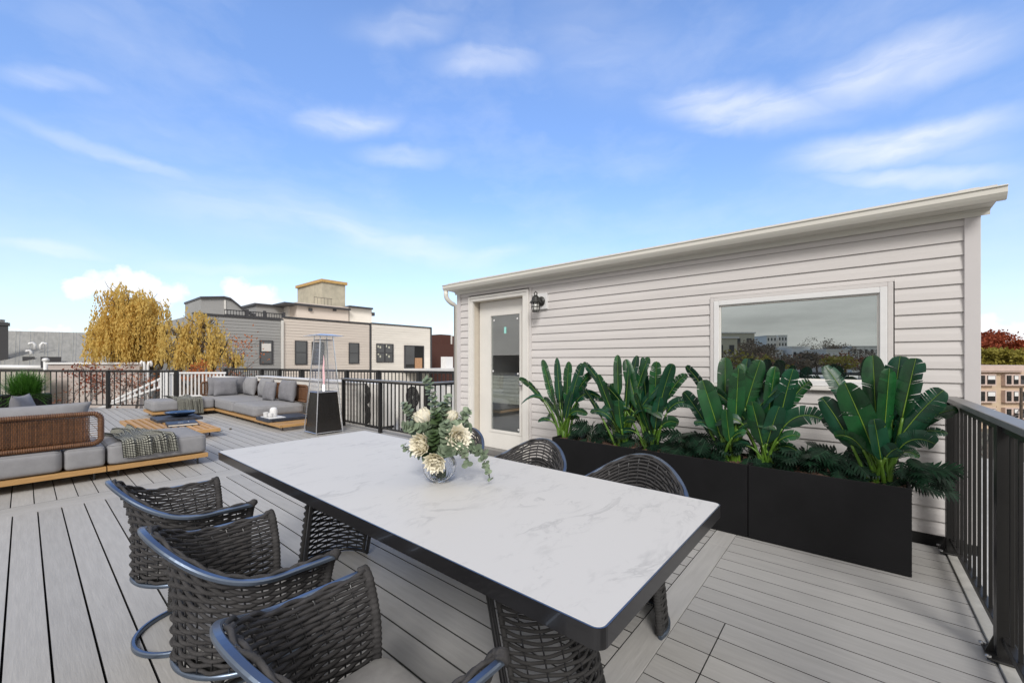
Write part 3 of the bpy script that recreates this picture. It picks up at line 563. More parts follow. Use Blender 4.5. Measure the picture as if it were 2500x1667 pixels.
for i, (px, dd, lab) in enumerate(((893, 8.75, 'pale condenser unit with a dark round grille behind the rail, nearer the heater'), (1008, 8.1, 'pale condenser unit with a dark round grille behind the rail, nearer the flowers'))):
    c_ = W(px, 960, dd); u = empty('condenser_unit', (c_.x,c_.y,-.12), lab, 'air conditioner', 'condenser units on the neighbouring roof')
    box('housing', M['trim'], u, c_.x,c_.x+.42,c_.y-.47,c_.y+.47,-.06,.84, bevel=.012)
    for z in (.18,.60):
        f_ = MB()
        for r in (.05,.085,.12,.155,.19,.205): f_.tube([(c_.x-.012,c_.y+r*math.cos(2*PI*k/26),z+r*math.sin(2*PI*k/26)) for k in range(26)], .0075, 5, closed=True)
        for k in range(8): f_.tube([(c_.x-.014,c_.y+.04*math.cos(PI*k/4),z+.04*math.sin(PI*k/4)),(c_.x-.014,c_.y+.2*math.cos(PI*k/4),z+.2*math.sin(PI*k/4))], .005, 4)
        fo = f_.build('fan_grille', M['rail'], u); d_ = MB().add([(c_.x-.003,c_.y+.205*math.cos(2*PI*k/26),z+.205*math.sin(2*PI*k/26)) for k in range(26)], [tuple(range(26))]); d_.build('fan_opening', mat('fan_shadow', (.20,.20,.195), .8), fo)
    l_ = MB().box(c_.x+.02,c_.x+.4,c_.y-.44,c_.y-.36,-.12,-.06).box(c_.x+.02,c_.x+.4,c_.y+.36,c_.y+.44,-.12,-.06); l_.build('foot_rail', M['rail'], u)

# ================================================================ row of houses beyond
YF = 30.0
def fx(px): return atY(px, 880, YF).x
def fz_(px, py, Y=YF): return atY(px, py, Y).z
def lapmat(name, col):
    m = bpy.data.materials.new(name); m.use_nodes = True; nt = m.node_tree; N = nt.nodes; L = nt.links; p = N["Principled BSDF"]; p.inputs["Roughness"].default_value = .6
    p.inputs["Base Color"].default_value = (*col,1); return m
M['hgray'] = mat('grey_house_siding', (.33,.33,.325), .6, var=.08, vscale=.8, stretch=(.3,1,3)); M['htan'] = mat('tan_house_siding', (.68,.605,.535), .6, var=.07, vscale=.8, stretch=(.3,1,3))
M['hcream'] = mat('cream_house_siding', (.82,.775,.70), .6, var=.07, vscale=.8, stretch=(.3,1,3)); M['fascia'] = mat('dark_fascia', (.055,.055,.06), .5); M['brick'] = mat('brown_brick', (.11,.042,.030), .85, col2=(.065,.026,.02), vscale=14, stretch=(1,1,3))
M['concrete'] = mat('weathered_plaster', (.50,.46,.36), .8, var=.16, vscale=1.6); M['ochre'] = mat('ochre_cap', (.55,.36,.14), .7, var=.2)
def house_window(parent, px0, px1, py0, py1, kind='double', shade=False):
    x0, x1 = fx(px0), fx(px1); z1, z0 = fz_((px0+px1)/2, py0), fz_((px0+px1)/2, py1); y = YF-.03
    f = MB(); t = .07
    for b in ((x0-t,x0,z0-t,z1+t),(x1,x1+t,z0-t,z1+t),(x0,x1,z0-t,z0),(x0,x1,z1,z1+t)): f.box(b[0],b[1],y-.05,y+.02,b[2],b[3])
    if kind == 'double': f.box(x0,x1,y-.035,y+.01,(z0+z1)/2-.03,(z0+z1)/2+.03)
    if kind == 'four': f.box(x0,x1,y-.035,y+.01,(z0+z1)/2-.04,(z0+z1)/2+.04); f.box((x0+x1)/2-.06,(x0+x1)/2+.06,y-.04,y+.01,z0,z1)
    fo = f.build('window', M['fascia'], parent); box('pane', M['farglass'], fo, x0, x1, y-.015, y-.005, z0, z1)
    if shade: box('window_shade', M['trim'], fo, x0+.05, x1-.05, y-.022, y-.017, (z0+z1)/2+.06, z1-.15)
    if kind == 'four':
        s_ = MB()
        for (a, b) in ((.2,.84),(.76,.84),(.2,.3),(.76,.3),(.06,.88),(.58,.92),(.08,.45),(.58,.42)): s_.box(x0+(x1-x0)*a-.07, x0+(x1-x0)*a+.06, y-.022, y-.017, z0+(z1-z0)*b-.1, z0+(z1-z0)*b+.08)
        s_.build('pane_sticker', mat('pale_sticker', (.62,.62,.50), .6), fo)
    return fo
def facade(parent, pxa, pxb, pya, m, depth=12, pitch=.2):
    xa, xb = fx(pxa), fx(pxb); zt = fz_((pxa+pxb)/2, pya); f = MB(); lapwall(f, (xb,YF), (xa,YF), -6, zt-.0, pitch, .021)
    f.box(xa,xb,YF+.002,YF+depth,-9,zt-.02); f.build('wall', m, parent); return xa, xb, zt
# grey house
gh = empty('row_house', (fx(600),YF,-9), 'dark grey sided row house with a curved rooftop parapet, partly behind the willow', 'house', 'row houses beyond the roof decks')
xa, xb, zt = facade(gh, 470, 691, 775, M['hgray']); house_window(gh, 636, 663, 833, 886, 'double', True)
box('roof_edge', M['fascia'], gh, xa, xb, YF-.06, YF+.2, zt, zt+.12); box('downpipe', M['trim'], gh, xb-.16, xb-.02, YF-.16, YF-.05, -6, zt)
Y2 = YF+2.2
def pz(px, py): q = atY(px, py, Y2); return (q.x, q.z)
MB().prism([pz(490,775),pz(490,729),pz(546,728),pz(562,732),pz(582,748),pz(598,762),pz(618,771),pz(618,775)], 'y', Y2, Y2+4).build('roof_bulkhead', M['hgray'], gh)
cp = MB()
for (a, b) in zip([(488,729),(546,728),(562,732),(582,748),(598,762),(618,770)], [(546,728),(562,732),(582,748),(598,762),(618,770),(624,771)]):
    (ax, az_), (bx, bz) = pz(*a), pz(*b); cp.prism([(ax,az_),(bx,bz),(bx,bz+.13),(ax,az_+.13)], 'y', Y2-.12, Y2+4.1)
cp.build('coping', M['fascia'], gh); (ax, az_), (bx, bz) = pz(547,775), pz(551,733); box('corner_post', M['trim'], gh, ax, bx, Y2-.05, Y2, az_, bz)
Y3 = YF+5; b_ = [atY(625,779,Y3), atY(697,752,Y3)]; box('roof_hatch', M['hgray'], gh, b_[0].x,b_[1].x,Y3,Y3+3,b_[0].z,b_[1].z); box('hatch_cap', M['fascia'], gh, b_[0].x-.15,b_[1].x+.15,Y3-.15,Y3+3.1,b_[1].z,b_[1].z+.16)
gr = MB(); Y4 = YF+.5; z0, z1 = atY(640,778,Y4).z, atY(640,762,Y4).z; xs0, xs1 = atY(548,778,Y4).x, atY(690,778,Y4).x; gr.box(xs0,xs1,Y4,Y4+.05,z1-.06,z1); gr.box(xs0,xs1,Y4,Y4+.04,z0+.1,z0+.14)
k = xs0
while k < xs1: gr.box(k,k+.03,Y4,Y4+.03,z0,z1); k += .16
for px in (600,643,690): x = atY(px,778,Y4).x; gr.box(x,x+.16,Y4-.05,Y4+.1,z0-.2,z1+.1)
gr.build('roof_railing', M['fascia'], gh)
# tan house
th = empty('row_house', (fx(800),YF,-9), 'tan sided row house with a stair penthouse and a square plaster chimney tower on top', 'house', 'row houses beyond the roof decks')
xa, xb, zt = facade(th, 692, 905, 784, M['htan'])
for q in ((722,747,834,887),(763,788,837,887),(853,874,839,885)): house_window(th, *q)
box('roof_edge', M['fascia'], th, xa, xb, YF-.07, YF+.2, zt, zt+.11); box('corner_board', M['fascia'], th, xb-.12, xb+.02, YF-.05, YF+.02, -6, zt)
Y5 = YF+3; zb = zt-.1
def pbox(nm, m, px0, px1, py, Y, dep, parent, zb=zb): a, b = atY(px0,py,Y), atY(px1,py,Y); return box(nm, m, parent, a.x, b.x, Y, Y+dep, zb, (a.z+b.z)/2)
pbox('penthouse', M['htan'], 724, 851, 744, Y5, 7, th); pbox('penthouse_side', M['trim'], 703, 723, 745, Y5+1.2, 5, th); pbox('penthouse_wing', M['hcream'], 853, 908, 752, Y5+.2, 6, th)
a, b = atY(694,745,Y5-.3), atY(908,745,Y5-.3)
f1 = MB(); zA = atY(724,743,Y5-.2).z; f1.prism([(a.x,Y5-.3),(atY(852,745,Y5).x,Y5-.3),(atY(852,745,Y5).x,Y5+7.2),(a.x,Y5+7.2)], 'z', zA-.06, zA+.09); f1.build('penthouse_fascia', M['fascia'], th)
zB = atY(880,751,Y5-.1).z; box('wing_fascia', M['fascia'], th, atY(851,751,Y5).x+.02, atY(909,751,Y5).x, Y5-.15, Y5+6.3, zB-.05, zB+.09)
lm = MB(); 
for px in (757,816): q = atY(px,757,Y5); lm.box(q.x-.12,q.x+.12,Y5-.16,Y5,q.z-.08,q.z+.14)
lm.build('flood_light', M['fascia'], th)
q = atY(910,767,Y5+.2); lm = MB().box(q.x-.1,q.x+.15,Y5+.1,Y5+.4,q.z-.15,q.z+.15); lm.build('roof_vent', M['fascia'], th)
Y6 = YF+8; tx0, tx1 = atY(787,690,Y6).x, atY(843,690,Y6).x; tz = atY(800,690,Y6).z; box('chimney_tower', M['concrete'], th, tx0, tx1, Y6, Y6+5.4, zb, tz); box('tower_cap', M['ochre'], th, tx0-.15, tx1+.15, Y6-.15, Y6+5.55, tz, tz+.26)
q = atY(775,736,Y6); ld = MB(); [ld.box(q.x-1.2+i*.3,q.x-1.175+i*.3,Y6-2,Y6-1.975,q.z-.6,q.z+.1) for i in range(6)]; ld.box(q.x-1.2,q.x+.4,Y6-2,Y6-1.96,q.z+.06,q.z+.1); ld.build('roof_guard', M['barkg'], th)
# cream house
ch = empty('row_house', (fx(980),YF,-9), 'cream sided row house with a stickered four pane window and an open sliding door', 'house', 'row houses beyond the roof decks')
xa, xb, zt = facade(ch, 907.5, 1053, 796, M['hcream']); house_window(ch, 920, 958, 841, 882, 'four')
box('roof_edge', M['fascia'], ch, xa, xb, YF-.07, YF+.2, zt, zt+.10); box('corner_board', M['fascia'], ch, xb-.14, xb+.03, YF-.05, YF+.02, -6, zt)
x0, x1 = fx(989), fx(1032); z1, z0 = fz_(1010,846), fz_(1010,899)
d1 = MB(); d1.box(x0-.12,x0,YF-.1,YF,z0,z1+.1).box(x1,x1+.08,YF-.1,YF,z0,z1+.1).box(x0,x1,YF-.1,YF,z1,z1+.1); sd_ = d1.build('sliding_door', M['fascia'], ch)
box('pane', M['farglass'], sd_, x0,(x0+x1)/2,YF-.06,YF-.04,z0,z1); box('open_leaf', M['dark'], sd_, (x0+x1)/2,x1,YF-.05,YF-.04,z0,z1)
box('plywood_sheet', mat('plywood', (.42,.24,.13), .7, var=.15), sd_, (x0+x1)/2+.02,x1-.15,YF-.12,YF-.08,z0,z0+(z1-z0)*.48)
bl = MB().box(fx(984),fx(1120),YF-3.2,YF-.06,z0-.25,z0); bl.build('balcony_slab', M['white'], ch)
pbl = box('white_bucket', M['white'], None, fx(1061)*1-.0, fx(1078), YF-1.6, YF-.9, z0+.002, fz_(1070,871)); tag(pbl, 'white box standing on the far balcony slab', 'box')
# brick house
bh = empty('brick_house', (fx(1080),YF+3,-9), 'low dark brown brick house with two square chimneys beside the stair house corner', 'house')
Yb = YF+3; a, b = atY(1054,838,Yb), atY(1150,838,Yb); box('wall', M['brick'], bh, a.x, b.x, Yb, Yb+6, -9, a.z-.0); a2, b2 = atY(1075,816,Yb+1), atY(1100,816,Yb+1); box('chimney', M['brick'], bh, a2.x, b2.x, Yb+1, Yb+2.5, a.z+.002, a2.z)
a2, b2 = atY(1105,820,Yb+1), atY(1132,820,Yb+1); box('chimney', M['brick'], bh, a2.x, b2.x, Yb+1, Yb+2.5, a.z+.002, a2.z); box('chimney_flashing', M['trim'], bh, atY(1101,820,Yb+1).x, atY(1104.5,820,Yb+1).x, Yb+1.02, Yb+1.4, a.z+.002, a2.z+.1)
# grey roofed building on the left
M['oldroof'] = mat('weathered_roof', (.33,.325,.305), .85, col2=(.22,.22,.205), vscale=2.2, stretch=(2.6,.35,.35), bump=.2, bscale=30)
gb = empty('grey_roofed_building', W(120,900,27), 'building with a broad streaked grey sloping roof at far left', 'building')
r0, r1, r2_, r3_ = W(-260,893,24.6), W(330,893,24), W(330,815,31), W(-260,801,31)
rf = MB(); n_ = 14
rf.grid(lambda u, v: r0.lerp(r1, u).lerp(r3_.lerp(r2_, u), v)+Vector((0,0,-.12*math.sin(v*PI))), 24, n_); rf.build('roof', M['oldroof'], gb, smooth=True)
sm = MB()
for i in range(0, 34): 
    u = i/34+.01*math.sin(i*3.1); a, b = r0.lerp(r1, u), r3_.lerp(r2_, u); sm.tube([a.lerp(b, t)+Vector((0,0,.0-.12*math.sin(t*PI))) for t in (0,.25,.5,.75,1)], .022, 4)
sm.build('standing_seam', mat('roof_seam', (.33,.33,.31), .8), gb)
gw = MB(); dn = Vector((0,0,-9)); gw.add([r0-Vector((0,0,.1)), r1-Vector((0,0,.1)), Vector((r1.x,r1.y,-9)), Vector((r0.x,r0.y,-9))], [(0,1,2,3)]); gw.add([r1-Vector((0,0,.1)), r2_-Vector((0,0,.1)), Vector((r2_.x,r2_.y,-9)), Vector((r1.x,r1.y,-9))], [(0,1,2,3)]); gw.build('wall', mat('buff_wall', (.44,.40,.33), .8, var=.2, vscale=.6), gb)
MB().tube([r0+Vector((0,-.1,-.02)), W(117,897,24)], .13, 8).build('gutter', M['white'], gb, smooth=True)
c0 = W(4,846,25.5); chm = MB().box(c0.x-.75,c0.x+.26,c0.y-.3,c0.y+.3,c0.z-1.0,W(4,787,25.5).z); chm.box(c0.x-.8,c0.x+.33,c0.y-.36,c0.y+.36,W(4,795,25.5).z,W(4,788,25.5).z); chm.build('chimney', M['fascia'], gb)
cpt = W(2,786,25.5); MB().lathe([(.16,0),(.18,.14),(.12,.16)], 12, (cpt.x,cpt.y,cpt.z)).build('chimney_pot', M['steel'], gb)
for (px, py, h_, dx_) in ((85,853,.42,-.22),(99,853,.42,.22),(76,867,.3,-.18)):
    p_ = W(px,py,26.5); MB().tube([p_, p_+Vector((0,0,h_*.7)), p_+Vector((dx_*.4,0,h_)), p_+Vector((dx_,0,h_*.92)), p_+Vector((dx_*1.15,0,h_*.7))], .075, 8).build('roof_vent_pipe', M['white'], gb, smooth=True)
p_ = W(123,893,24.3); box('roof_box', M['fascia'], gb, p_.x-.38,p_.x+.42,p_.y-.3,p_.y+.4,p_.z-.1,W(123,871,24.3).z); p_ = W(70,876,25.3); box('roof_box', M['fascia'], gb, p_.x-.25,p_.x+.25,p_.y,p_.y+.3,p_.z-.1,p_.z+.14)
p_ = W(111,905,23.6); MB().tube([p_-Vector((0,0,1)), W(111,880,23.6)], .09, 8).tube([W(107,879,23.6),W(116,879,23.6)], .12, 8).build('vent_stack', M['white'], gb, smooth=True)
cw = empty('low_flat_building', W(200,900,20), 'low building with pale pinkish boards behind the left railing', 'building')
a, b = W(123,886,20), W(345,884,20); q = MB(); q.obox((a.x,a.y),(b.x,b.y),.2,-9,a.z-.06); q.build('wall', mat('pinkish_boards', (.46,.405,.375), .7, var=.12, vscale=1, stretch=(.4,.4,4)), cw); q = MB(); q.obox((a.x,a.y),(b.x,b.y),.36,a.z-.058,a.z+.03); q.build('roof_edge', M['white'], cw)
a, b = W(-120,905,19), W(118,905,19); q = empty('low_flat_building', a, 'pale wall of a low building behind the grass planter', 'building'); m_ = MB(); m_.obox((a.x,a.y),(b.x,b.y),.2,-9,W(60,904,19).z); m_.build('wall', mat('pale_render', (.44,.41,.36), .8, var=.2, vscale=.7), q)
# apartment block on the right
M['apt'] = mat('tan_brick', (.56,.44,.32), .8, var=.08, vscale=1.2); M['aptp'] = mat('pinkish_stone', (.56,.44,.39), .8, var=.08, vscale=1.2)
ap = empty('apartment_block', W(2450,900,62), 'tan apartment block with paired sash windows seen past the stair house corner', 'building')
dA = 62; Lp, Rp = W(2340,893,dA), W(2700,893,dA); tdir = (Rp-Lp).normalized(); ndir = Vector((-tdir.y, tdir.x, 0)); 
if ndir.dot(Vector((FW[0],FW[1],0))) < 0: ndir = -ndir
def A(px, py, o=0): return W(px, py, dA)+ndir*o
def slab(mb, px0, px1, py0, py1, o0, o1):
    p = [A(px0,py1,o0),A(px1,py1,o0),A(px1,py0,o0),A(px0,py0,o0),A(px0,py1,o1),A(px1,py1,o1),A(px1,py0,o1),A(px0,py0,o1)]
    mb.add(p, [(0,1,2,3),(7,6,5,4),(0,4,5,1),(1,5,6,2),(2,6,7,3),(3,7,4,0)]); return mb
slab(MB(), 2340, 2700, 896, 1320, 0, 12).build('wall', M['apt'], ap); slab(MB(), 2340, 2494, 892, 905, -.5, 12.5).build('parapet', M['aptp'], ap); slab(MB(), 2340, 2492, 906, 908, -.7, 0).build('cornice', M['aptp'], ap); slab(MB(), 2500, 2700, 893, 907, -.3, 12.5).build('parapet', M['aptp'], ap)
for (p0_, p1_) in ((2372,2422),(2444,2512),(2530,2580)):
    for (y0_, y1_) in ((913,941),(952,982),(994,1022)):
        f = slab(MB(), p0_, p1_, y0_, y1_, -.55, 0).build('window_bay', M['aptp'], ap); n = 2 if p1_-p0_ < 55 else 4; wd = (p1_-p0_)/n
        for k in range(n):
            w_ = slab(MB(), p0_+k*wd+3, p0_+(k+1)*wd-3, y0_+3, y1_-4, -.60, -.56).build('window', M['dark'] if (k+int(y0_)) % 3 else M['fascia'], f)
            slab(MB(), p0_+k*wd+4, p0_+(k+1)*wd-4, y0_+4, (y0_+y1_)/2-1, -.63, -.61).build('window_sash', M['white'] if k % 2 else M['farglass'], f)
tag(MB().box(4.9, 40, -40, -1.2, -5.4, -5).build('lower_roof', mat('pale_gravel_roof', (.46,.44,.41), .9, var=.2, vscale=.7)), kind='structure')
# ================================================================ weaving
def weave(surf, s_list, v_list, amp, r, n=5, sub=4, phase0=0, jit=0.):
    mb = MB(); rr = random.Random(5)
    for j, v in enumerate(v_list):
        path = []; m = len(s_list)-1
        for i in range(m*sub+1):
            q = i/sub; k = min(int(q), m-1); s = s_list[k]+(s_list[k+1]-s_list[k])*(q-k)
            p = surf(s, v); e = 1e-3; ds = surf(min(s+e,1), v)-surf(max(s-e,-1), v); dv = surf(s, min(v+e,1))-surf(s, max(v-e,0)); nn = ds.cross(dv)
            nn = nn.normalized() if nn.length > 1e-12 else Vector((0,0,1))
            path.append(p+nn*amp*math.cos(PI*(q+j+phase0))+Vector((0,0,(rr.random()-.5)*jit)))
        mb.tube(path, r, n)
    return mb
def warp_rods(surf, s_list, r, v0=0., v1=1., n=5, steps=10):
    mb = MB()
    for s in s_list: mb.tube([surf(s, v0+(v1-v0)*i/steps) for i in range(steps+1)], r, n)
    return mb
def wrapped(path, r, pitch, n=8, bulge=.16):        # a pole wrapped with cord: radius ripples along its length
    P = [Vector(p) for p in path]; out = []; rs = []
    for a, b in zip(P, P[1:]):
        m = max(1, int((b-a).length/pitch*4))
        for i in range(m): out.append(a.lerp(b, i/m))
    out.append(P[-1])
    for i in range(len(out)): rs.append(r*(1+bulge*(math.sin(i*PI/2)*.5)))
    return MB().tube(out, rs, n)
# ================================================================ dining chairs
def upath(s, Wd, B, Lf):          # U in plan, facing +x; s in -1..1 from the right arm front round the back to the left arm front
    la, lb = Lf, PI*(Wd+B)/2; tot = 2*la+lb; t = (s+1)/2*tot
    if t < la: return Vector((Lf-t, -Wd, 0))
    if t > la+lb: return Vector((t-la-lb, Wd, 0))
    a = (t-la)/lb*PI; return Vector((-B*math.sin(a), -Wd*math.cos(a), 0))
ZB = .325
def chair_surf(s, v):
    f = max(0, (v-.42)/.58); f = f**1.7
    Wd, B = .226+.068*f, .222+.068*f; p = upath(s, Wd, B, .165)
    c = max(0, -p.x/B); zt = .655+.150*c**2.4
    droop = .022*max(0,(v-.9)/.1)**2
    p.z = ZB+(zt-ZB)*(1-(1-v)**1.0)-droop; return p
def ped_surf(s, v):               # woven shell of the pedestal, opening to -x
    a = s*R_(103); r = .212-.03*v; return Vector((r*math.cos(a), r*math.sin(a), .022+v*.33))
def make_chair():
    root = empty('dining_chair', (0,0,0)); NR = 21
    sl = [-1+2*i/NR for i in range(NR+1)]
    vl = [.03+.94*(i/23)**.94 for i in range(24)]
    shell = weave(chair_surf, sl, vl, .0058, .0066, 5, 4, jit=.0016).build('woven_shell', M['rope'], root, smooth=True)
    warp_rods(chair_surf, sl[1:-1], .0032, .0, 1.).build('warp_rods', M['frame'], shell, smooth=True)
    rim = [chair_surf(-1+2*i/72, 1.)+Vector((0,0,-.004)) for i in range(73)]
    ctr = Vector((0,0,0)); rim = [p+Vector((p.x if p.x < 0 else 0, p.y, 0)).normalized()*.011 for p in rim]
    MB().strap(rim, .021, .016, .004).build('rim', M['chrome'], root)
    bot = [chair_surf(-1+2*i/60, 0.)+Vector((0,0,-.004)) for i in range(61)]
    bot.append(Vector((.19, .15, ZB-.004))); bot.append(Vector((.19,-.15,ZB-.004)))
    MB().tube(bot, .0105, 7, closed=True).build('bottom_rail', M['chrome'], root, smooth=True)
    for s in (-1, 1):
        p = [chair_surf(s, i/10)+Vector((.004,0,0)) for i in range(11)]; top = p[-1]
        p += [top+Vector((.003,.008*s,.004)), top+Vector((-.012,.014*s,-.004))]
        wrapped(p, .0165, .0150).build('arm_post', M['rope'], root, smooth=True)
    def cu(mb):
        pts = [(-.205*math.sin(a), -.205*math.cos(a)) for a in [PI*i/22 for i in range(23)]]+[(.15,.205),(.175,.19),(.19,.15),(.19,-.15),(.175,-.19),(.15,-.205)]
        c = Vector((0,0)); lay = [(.94,.345),(1.0,.357),(1.005,.385),(.985,.402),(.93,.412),(.6,.418),(0.02,.419)]
        vs = [(x*k, y*k, z) for k, z in lay for x, y in pts]; n = len(pts)
        fs = [(j*n+i, j*n+(i+1)%n, (j+1)*n+(i+1)%n, (j+1)*n+i) for j in range(len(lay)-1) for i in range(n)]; return mb.add(vs, fs+[tuple(range(n))[::-1], tuple(range((len(lay)-1)*n, len(lay)*n))])
    cu(MB()).build('seat_cushion', M['seat'], root, smooth=True)
    MB().lathe([(0,.320),(.2,.318),(.2,.343),(0,.343)], 24).build('seat_base', M['dark'], root)
    make_base(root, True); return root
def make_base(root, full):
    ped = MB().strap([(.219*math.cos(2*PI*k/72), .219*math.sin(2*PI*k/72), .012) for k in (range(72) if full else range(-21, 22))], .018, .023, .004, closed=full).build('floor_ring', M['chrome'], root)
    sl2 = [-1+2*i/9 for i in range(10)]
    weave(ped_surf, sl2, [.05+.93*i/19 for i in range(20)], .0055, .0068, 5, 4).build('pedestal_weave', M['ropedk'], ped, smooth=True)
    warp_rods(ped_surf, sl2[1:-1], .003, 0, 1., steps=3).build('pedestal_rods', M['frame'], ped)
    for s in (-1, 1): wrapped([ped_surf(s, i/6) for i in range(7)], .0165, .013).build('pedestal_post', M['ropedk'], ped, smooth=True)
    MB().tube([ped_surf(-1+i/24, .0) for i in range(49)], .0095, 6).build('pedestal_rail', M['frame'], ped, smooth=True)
    return ped
proto = make_chair(); TX = 1.29
spots = [(.5415,2.525,0,'woven charcoal chair on the sofa side of the table, farthest from the camera'),(.5415,1.715,0,'woven charcoal chair on the sofa side, between the two other chairs there'),
         (.545,.930,0,'woven charcoal chair nearest the camera, its pale grey seat showing'),
         (1.990,.920,PI,'woven charcoal chair on the planter side, nearest the table corner at right'),(2.0,1.640,PI,'woven charcoal chair on the planter side, standing before the door'),
         (2.0,2.355,PI,'woven charcoal chair mostly hidden behind the flowers')]
base_b = None
for i, (x, y, rz, lab) in enumerate(spots):
    o = proto if i == 0 else copy_tree(proto)
    o.location = (x, y, 0); o.rotation_euler.z = rz; tag(o, lab, 'chair', 'dining chairs round the marble table')
    if rz:
        for c in C.objects:
            if c.parent == o and c.name.startswith('floor_ring'):
                for ch in [q for q in C.objects if q.parent == c]: bpy.data.objects.remove(ch)
                bpy.data.objects.remove(c); break
        o.location = (0,0,0)
        if base_b is None: base_b = make_base(o, False)
        else: base_b = copy_tree(base_b, o)
        base_b.rotation_euler.z = -rz; o.location = (x, y, 0)
# ================================================================ dining table
T0, T1, Y0_, Y1_, ZT = .782, 1.790, .409, 3.075, .75
tb = empty('dining_table', (TX, 1.74, 0), 'long white marble topped dining table with black metal edge and woven pedestals', 'table')
def rrect(x0, x1, y0, y1, r, n=6):
    P = []
    for cx_, cy_, a0 in ((x1-r,y1-r,0),(x0+r,y1-r,PI/2),(x0+r,y0+r,PI),(x1-r,y0+r,1.5*PI)):
        for i in range(n+1): a = a0+PI/2*i/n; P.append((cx_+r*math.cos(a), cy_+r*math.sin(a)))
    return P
MB().prism(rrect(T0+.005,T1-.005,Y0_+.005,Y1_-.005,.022), 'z', ZT-.03, ZT).build('marble_top', M['marble'], tb, bevel=.0008)
o_, i_ = rrect(T0,T1,Y0_,Y1_,.027), rrect(T0+.0056,T1-.0056,Y0_+.0056,Y1_-.0056,.0215); n = len(o_); ef = MB()
vs = [(x,y,ZT-.048) for x,y in o_]+[(x,y,ZT-.0015) for x,y in o_]+[(x,y,ZT-.0015) for x,y in i_]+[(x,y,ZT-.048) for x,y in i_]
ef.add(vs, [(k*n+i, k*n+(i+1)%n, ((k+1)%4)*n+(i+1)%n, ((k+1)%4)*n+i) for k in range(4) for i in range(n)]); ef.build('edge_band', M['frame'], tb, smooth=False)
lp = MB(); il = rrect(T0+.0062,T1-.0062,Y0_+.0062,Y1_-.0062,.021); ol = rrect(T0+.0004,T1-.0004,Y0_+.0004,Y1_-.0004,.0268); lp.add([(x,y,ZT-.0008) for x,y in ol]+[(x,y,ZT-.0008) for x,y in il], [(i,(i+1)%n,n+(i+1)%n,n+i) for i in range(n)]); lp.build('edge_lip', M['chrome'], tb)
MB().prism(rrect(T0+.006,T1-.006,Y0_+.006,Y1_-.006,.02), 'z', ZT-.044, ZT-.031).build('table_underside', M['frame'], tb)
def leg_surf(yb, yt, sg):
    def f(s, v):
        a = s*R_(94); r = .212; y = yb+(yt-yb)*v; return Vector((TX+r*math.sin(a), y+sg*r*math.cos(a), .015+v*.69))
    return f
for (yb, yt, sg) in ((2.56,2.385,1),(.885,1.06,-1)):
    f = leg_surf(yb, yt, sg); f2 = lambda s, v: f(s*.87, v); sl = [-1+2*i/9 for i in range(10)]
    lg = weave(f2, sl, [.03+.95*i/33 for i in range(34)], .006, .0066, 5, 4).build('pedestal', M['ropedk'], tb, smooth=True)
    warp_rods(f2, sl[1:-1], .003, 0, 1, steps=4).build('pedestal_rods', M['frame'], lg)
    for s in (-1, 1): wrapped([f2(s, i/8) for i in range(9)], .010, .012).build('pedestal_post', M['ropedk'], lg, smooth=True)
    fr_ = MB().tube([f(-1+i/24, 0) for i in range(49)], .011, 7); fr_.tube([f(-1+i/24, 1) for i in range(49)], .009, 6)
    for s in (-1, 1): fr_.tube([f(s, i/6) for i in range(7)], .0105, 7); fr_.tube([f(s*.955, i/6)+Vector((0,.0,0)) for i in range(7)], .006, 6)
    fr_.build('pedestal_frame', M['frame'], lg, smooth=True)
# ================================================================ sofas
def wicker_back(root, a, b, z0, z1, nrm, th=.05):       # woven panel between two floor points
    a, b = Vector(a), Vector(b); L_ = (b-a).length; d = (b-a).normalized(); nv = Vector(nrm); r = .027
    P = lambda t, z: Vector((a.x+d.x*t, a.y+d.y*t, z))
    rc = .07; loop = []
    for (t, z, a0) in ((L_-rc,z1-rc,0),(rc,z1-rc,PI/2),(rc,z0+rc,PI),(L_-rc,z0+rc,1.5*PI)):
        for i in range(7): q = a0+PI/2*i/6; loop.append(P(t+rc*math.cos(q), z+rc*math.sin(q)))
    loop.append(loop[0]); wr = wrapped(loop, r, .016, 8, .3).build('wicker_frame', M['wicker'], root, smooth=True)
    mb = MB(); nrow = 11; k = 0; t = .055
    zs = [z0+.03+(z1-z0-.06)*i/nrow for i in range(nrow+1)]
    while t < L_-.085:
        mb.tube([P(t, z)+nv*(.0055*(1 if (i+k) % 2 else -1)) for i, z in enumerate(zs)], .0046, 4); t += .0112; k += 1
    mb.build('wicker_weave', M['wicker'], root, smooth=True)
    rd = MB()
    for z in [z0+.03+(z1-z0-.06)*(i+.5)/nrow for i in range(nrow)]: rd.tube([P(.01, z), P(L_-.01, z)], .003, 4)
    rd.build('wicker_rods', M['wicker'], root)
def base_frame(root, x0, x1, y0, y1, z0=.09, z1=.142):
    return MB().box(x0,x1,y0,y1,z0,z1).build('base', M['teak'], root, bevel=.003)
def feet(root, pts, h=.092):
    for (x, y) in pts: MB().tube([(x,y,0),(x,y,h)], .011, 8).build('foot', M['frame'], root)
def seatc(root, *b, r=.045, puff=.016):
    o = merged(cushion(MB(), *b, r=r, puff=puff, n=12).build('seat_cushion', M['sofa'], root, smooth=True)); q = r*.293; e = 1.2*q
    P = [(x, y, b[5]-q+.001) for x, y in rrect(b[0]+q, b[1]-q, b[2]+q, b[3]-q, max(.012, r-q))]; MB().tube(P, .0042, 5, closed=True).build('piping', M['sofa'], o, smooth=True); return o
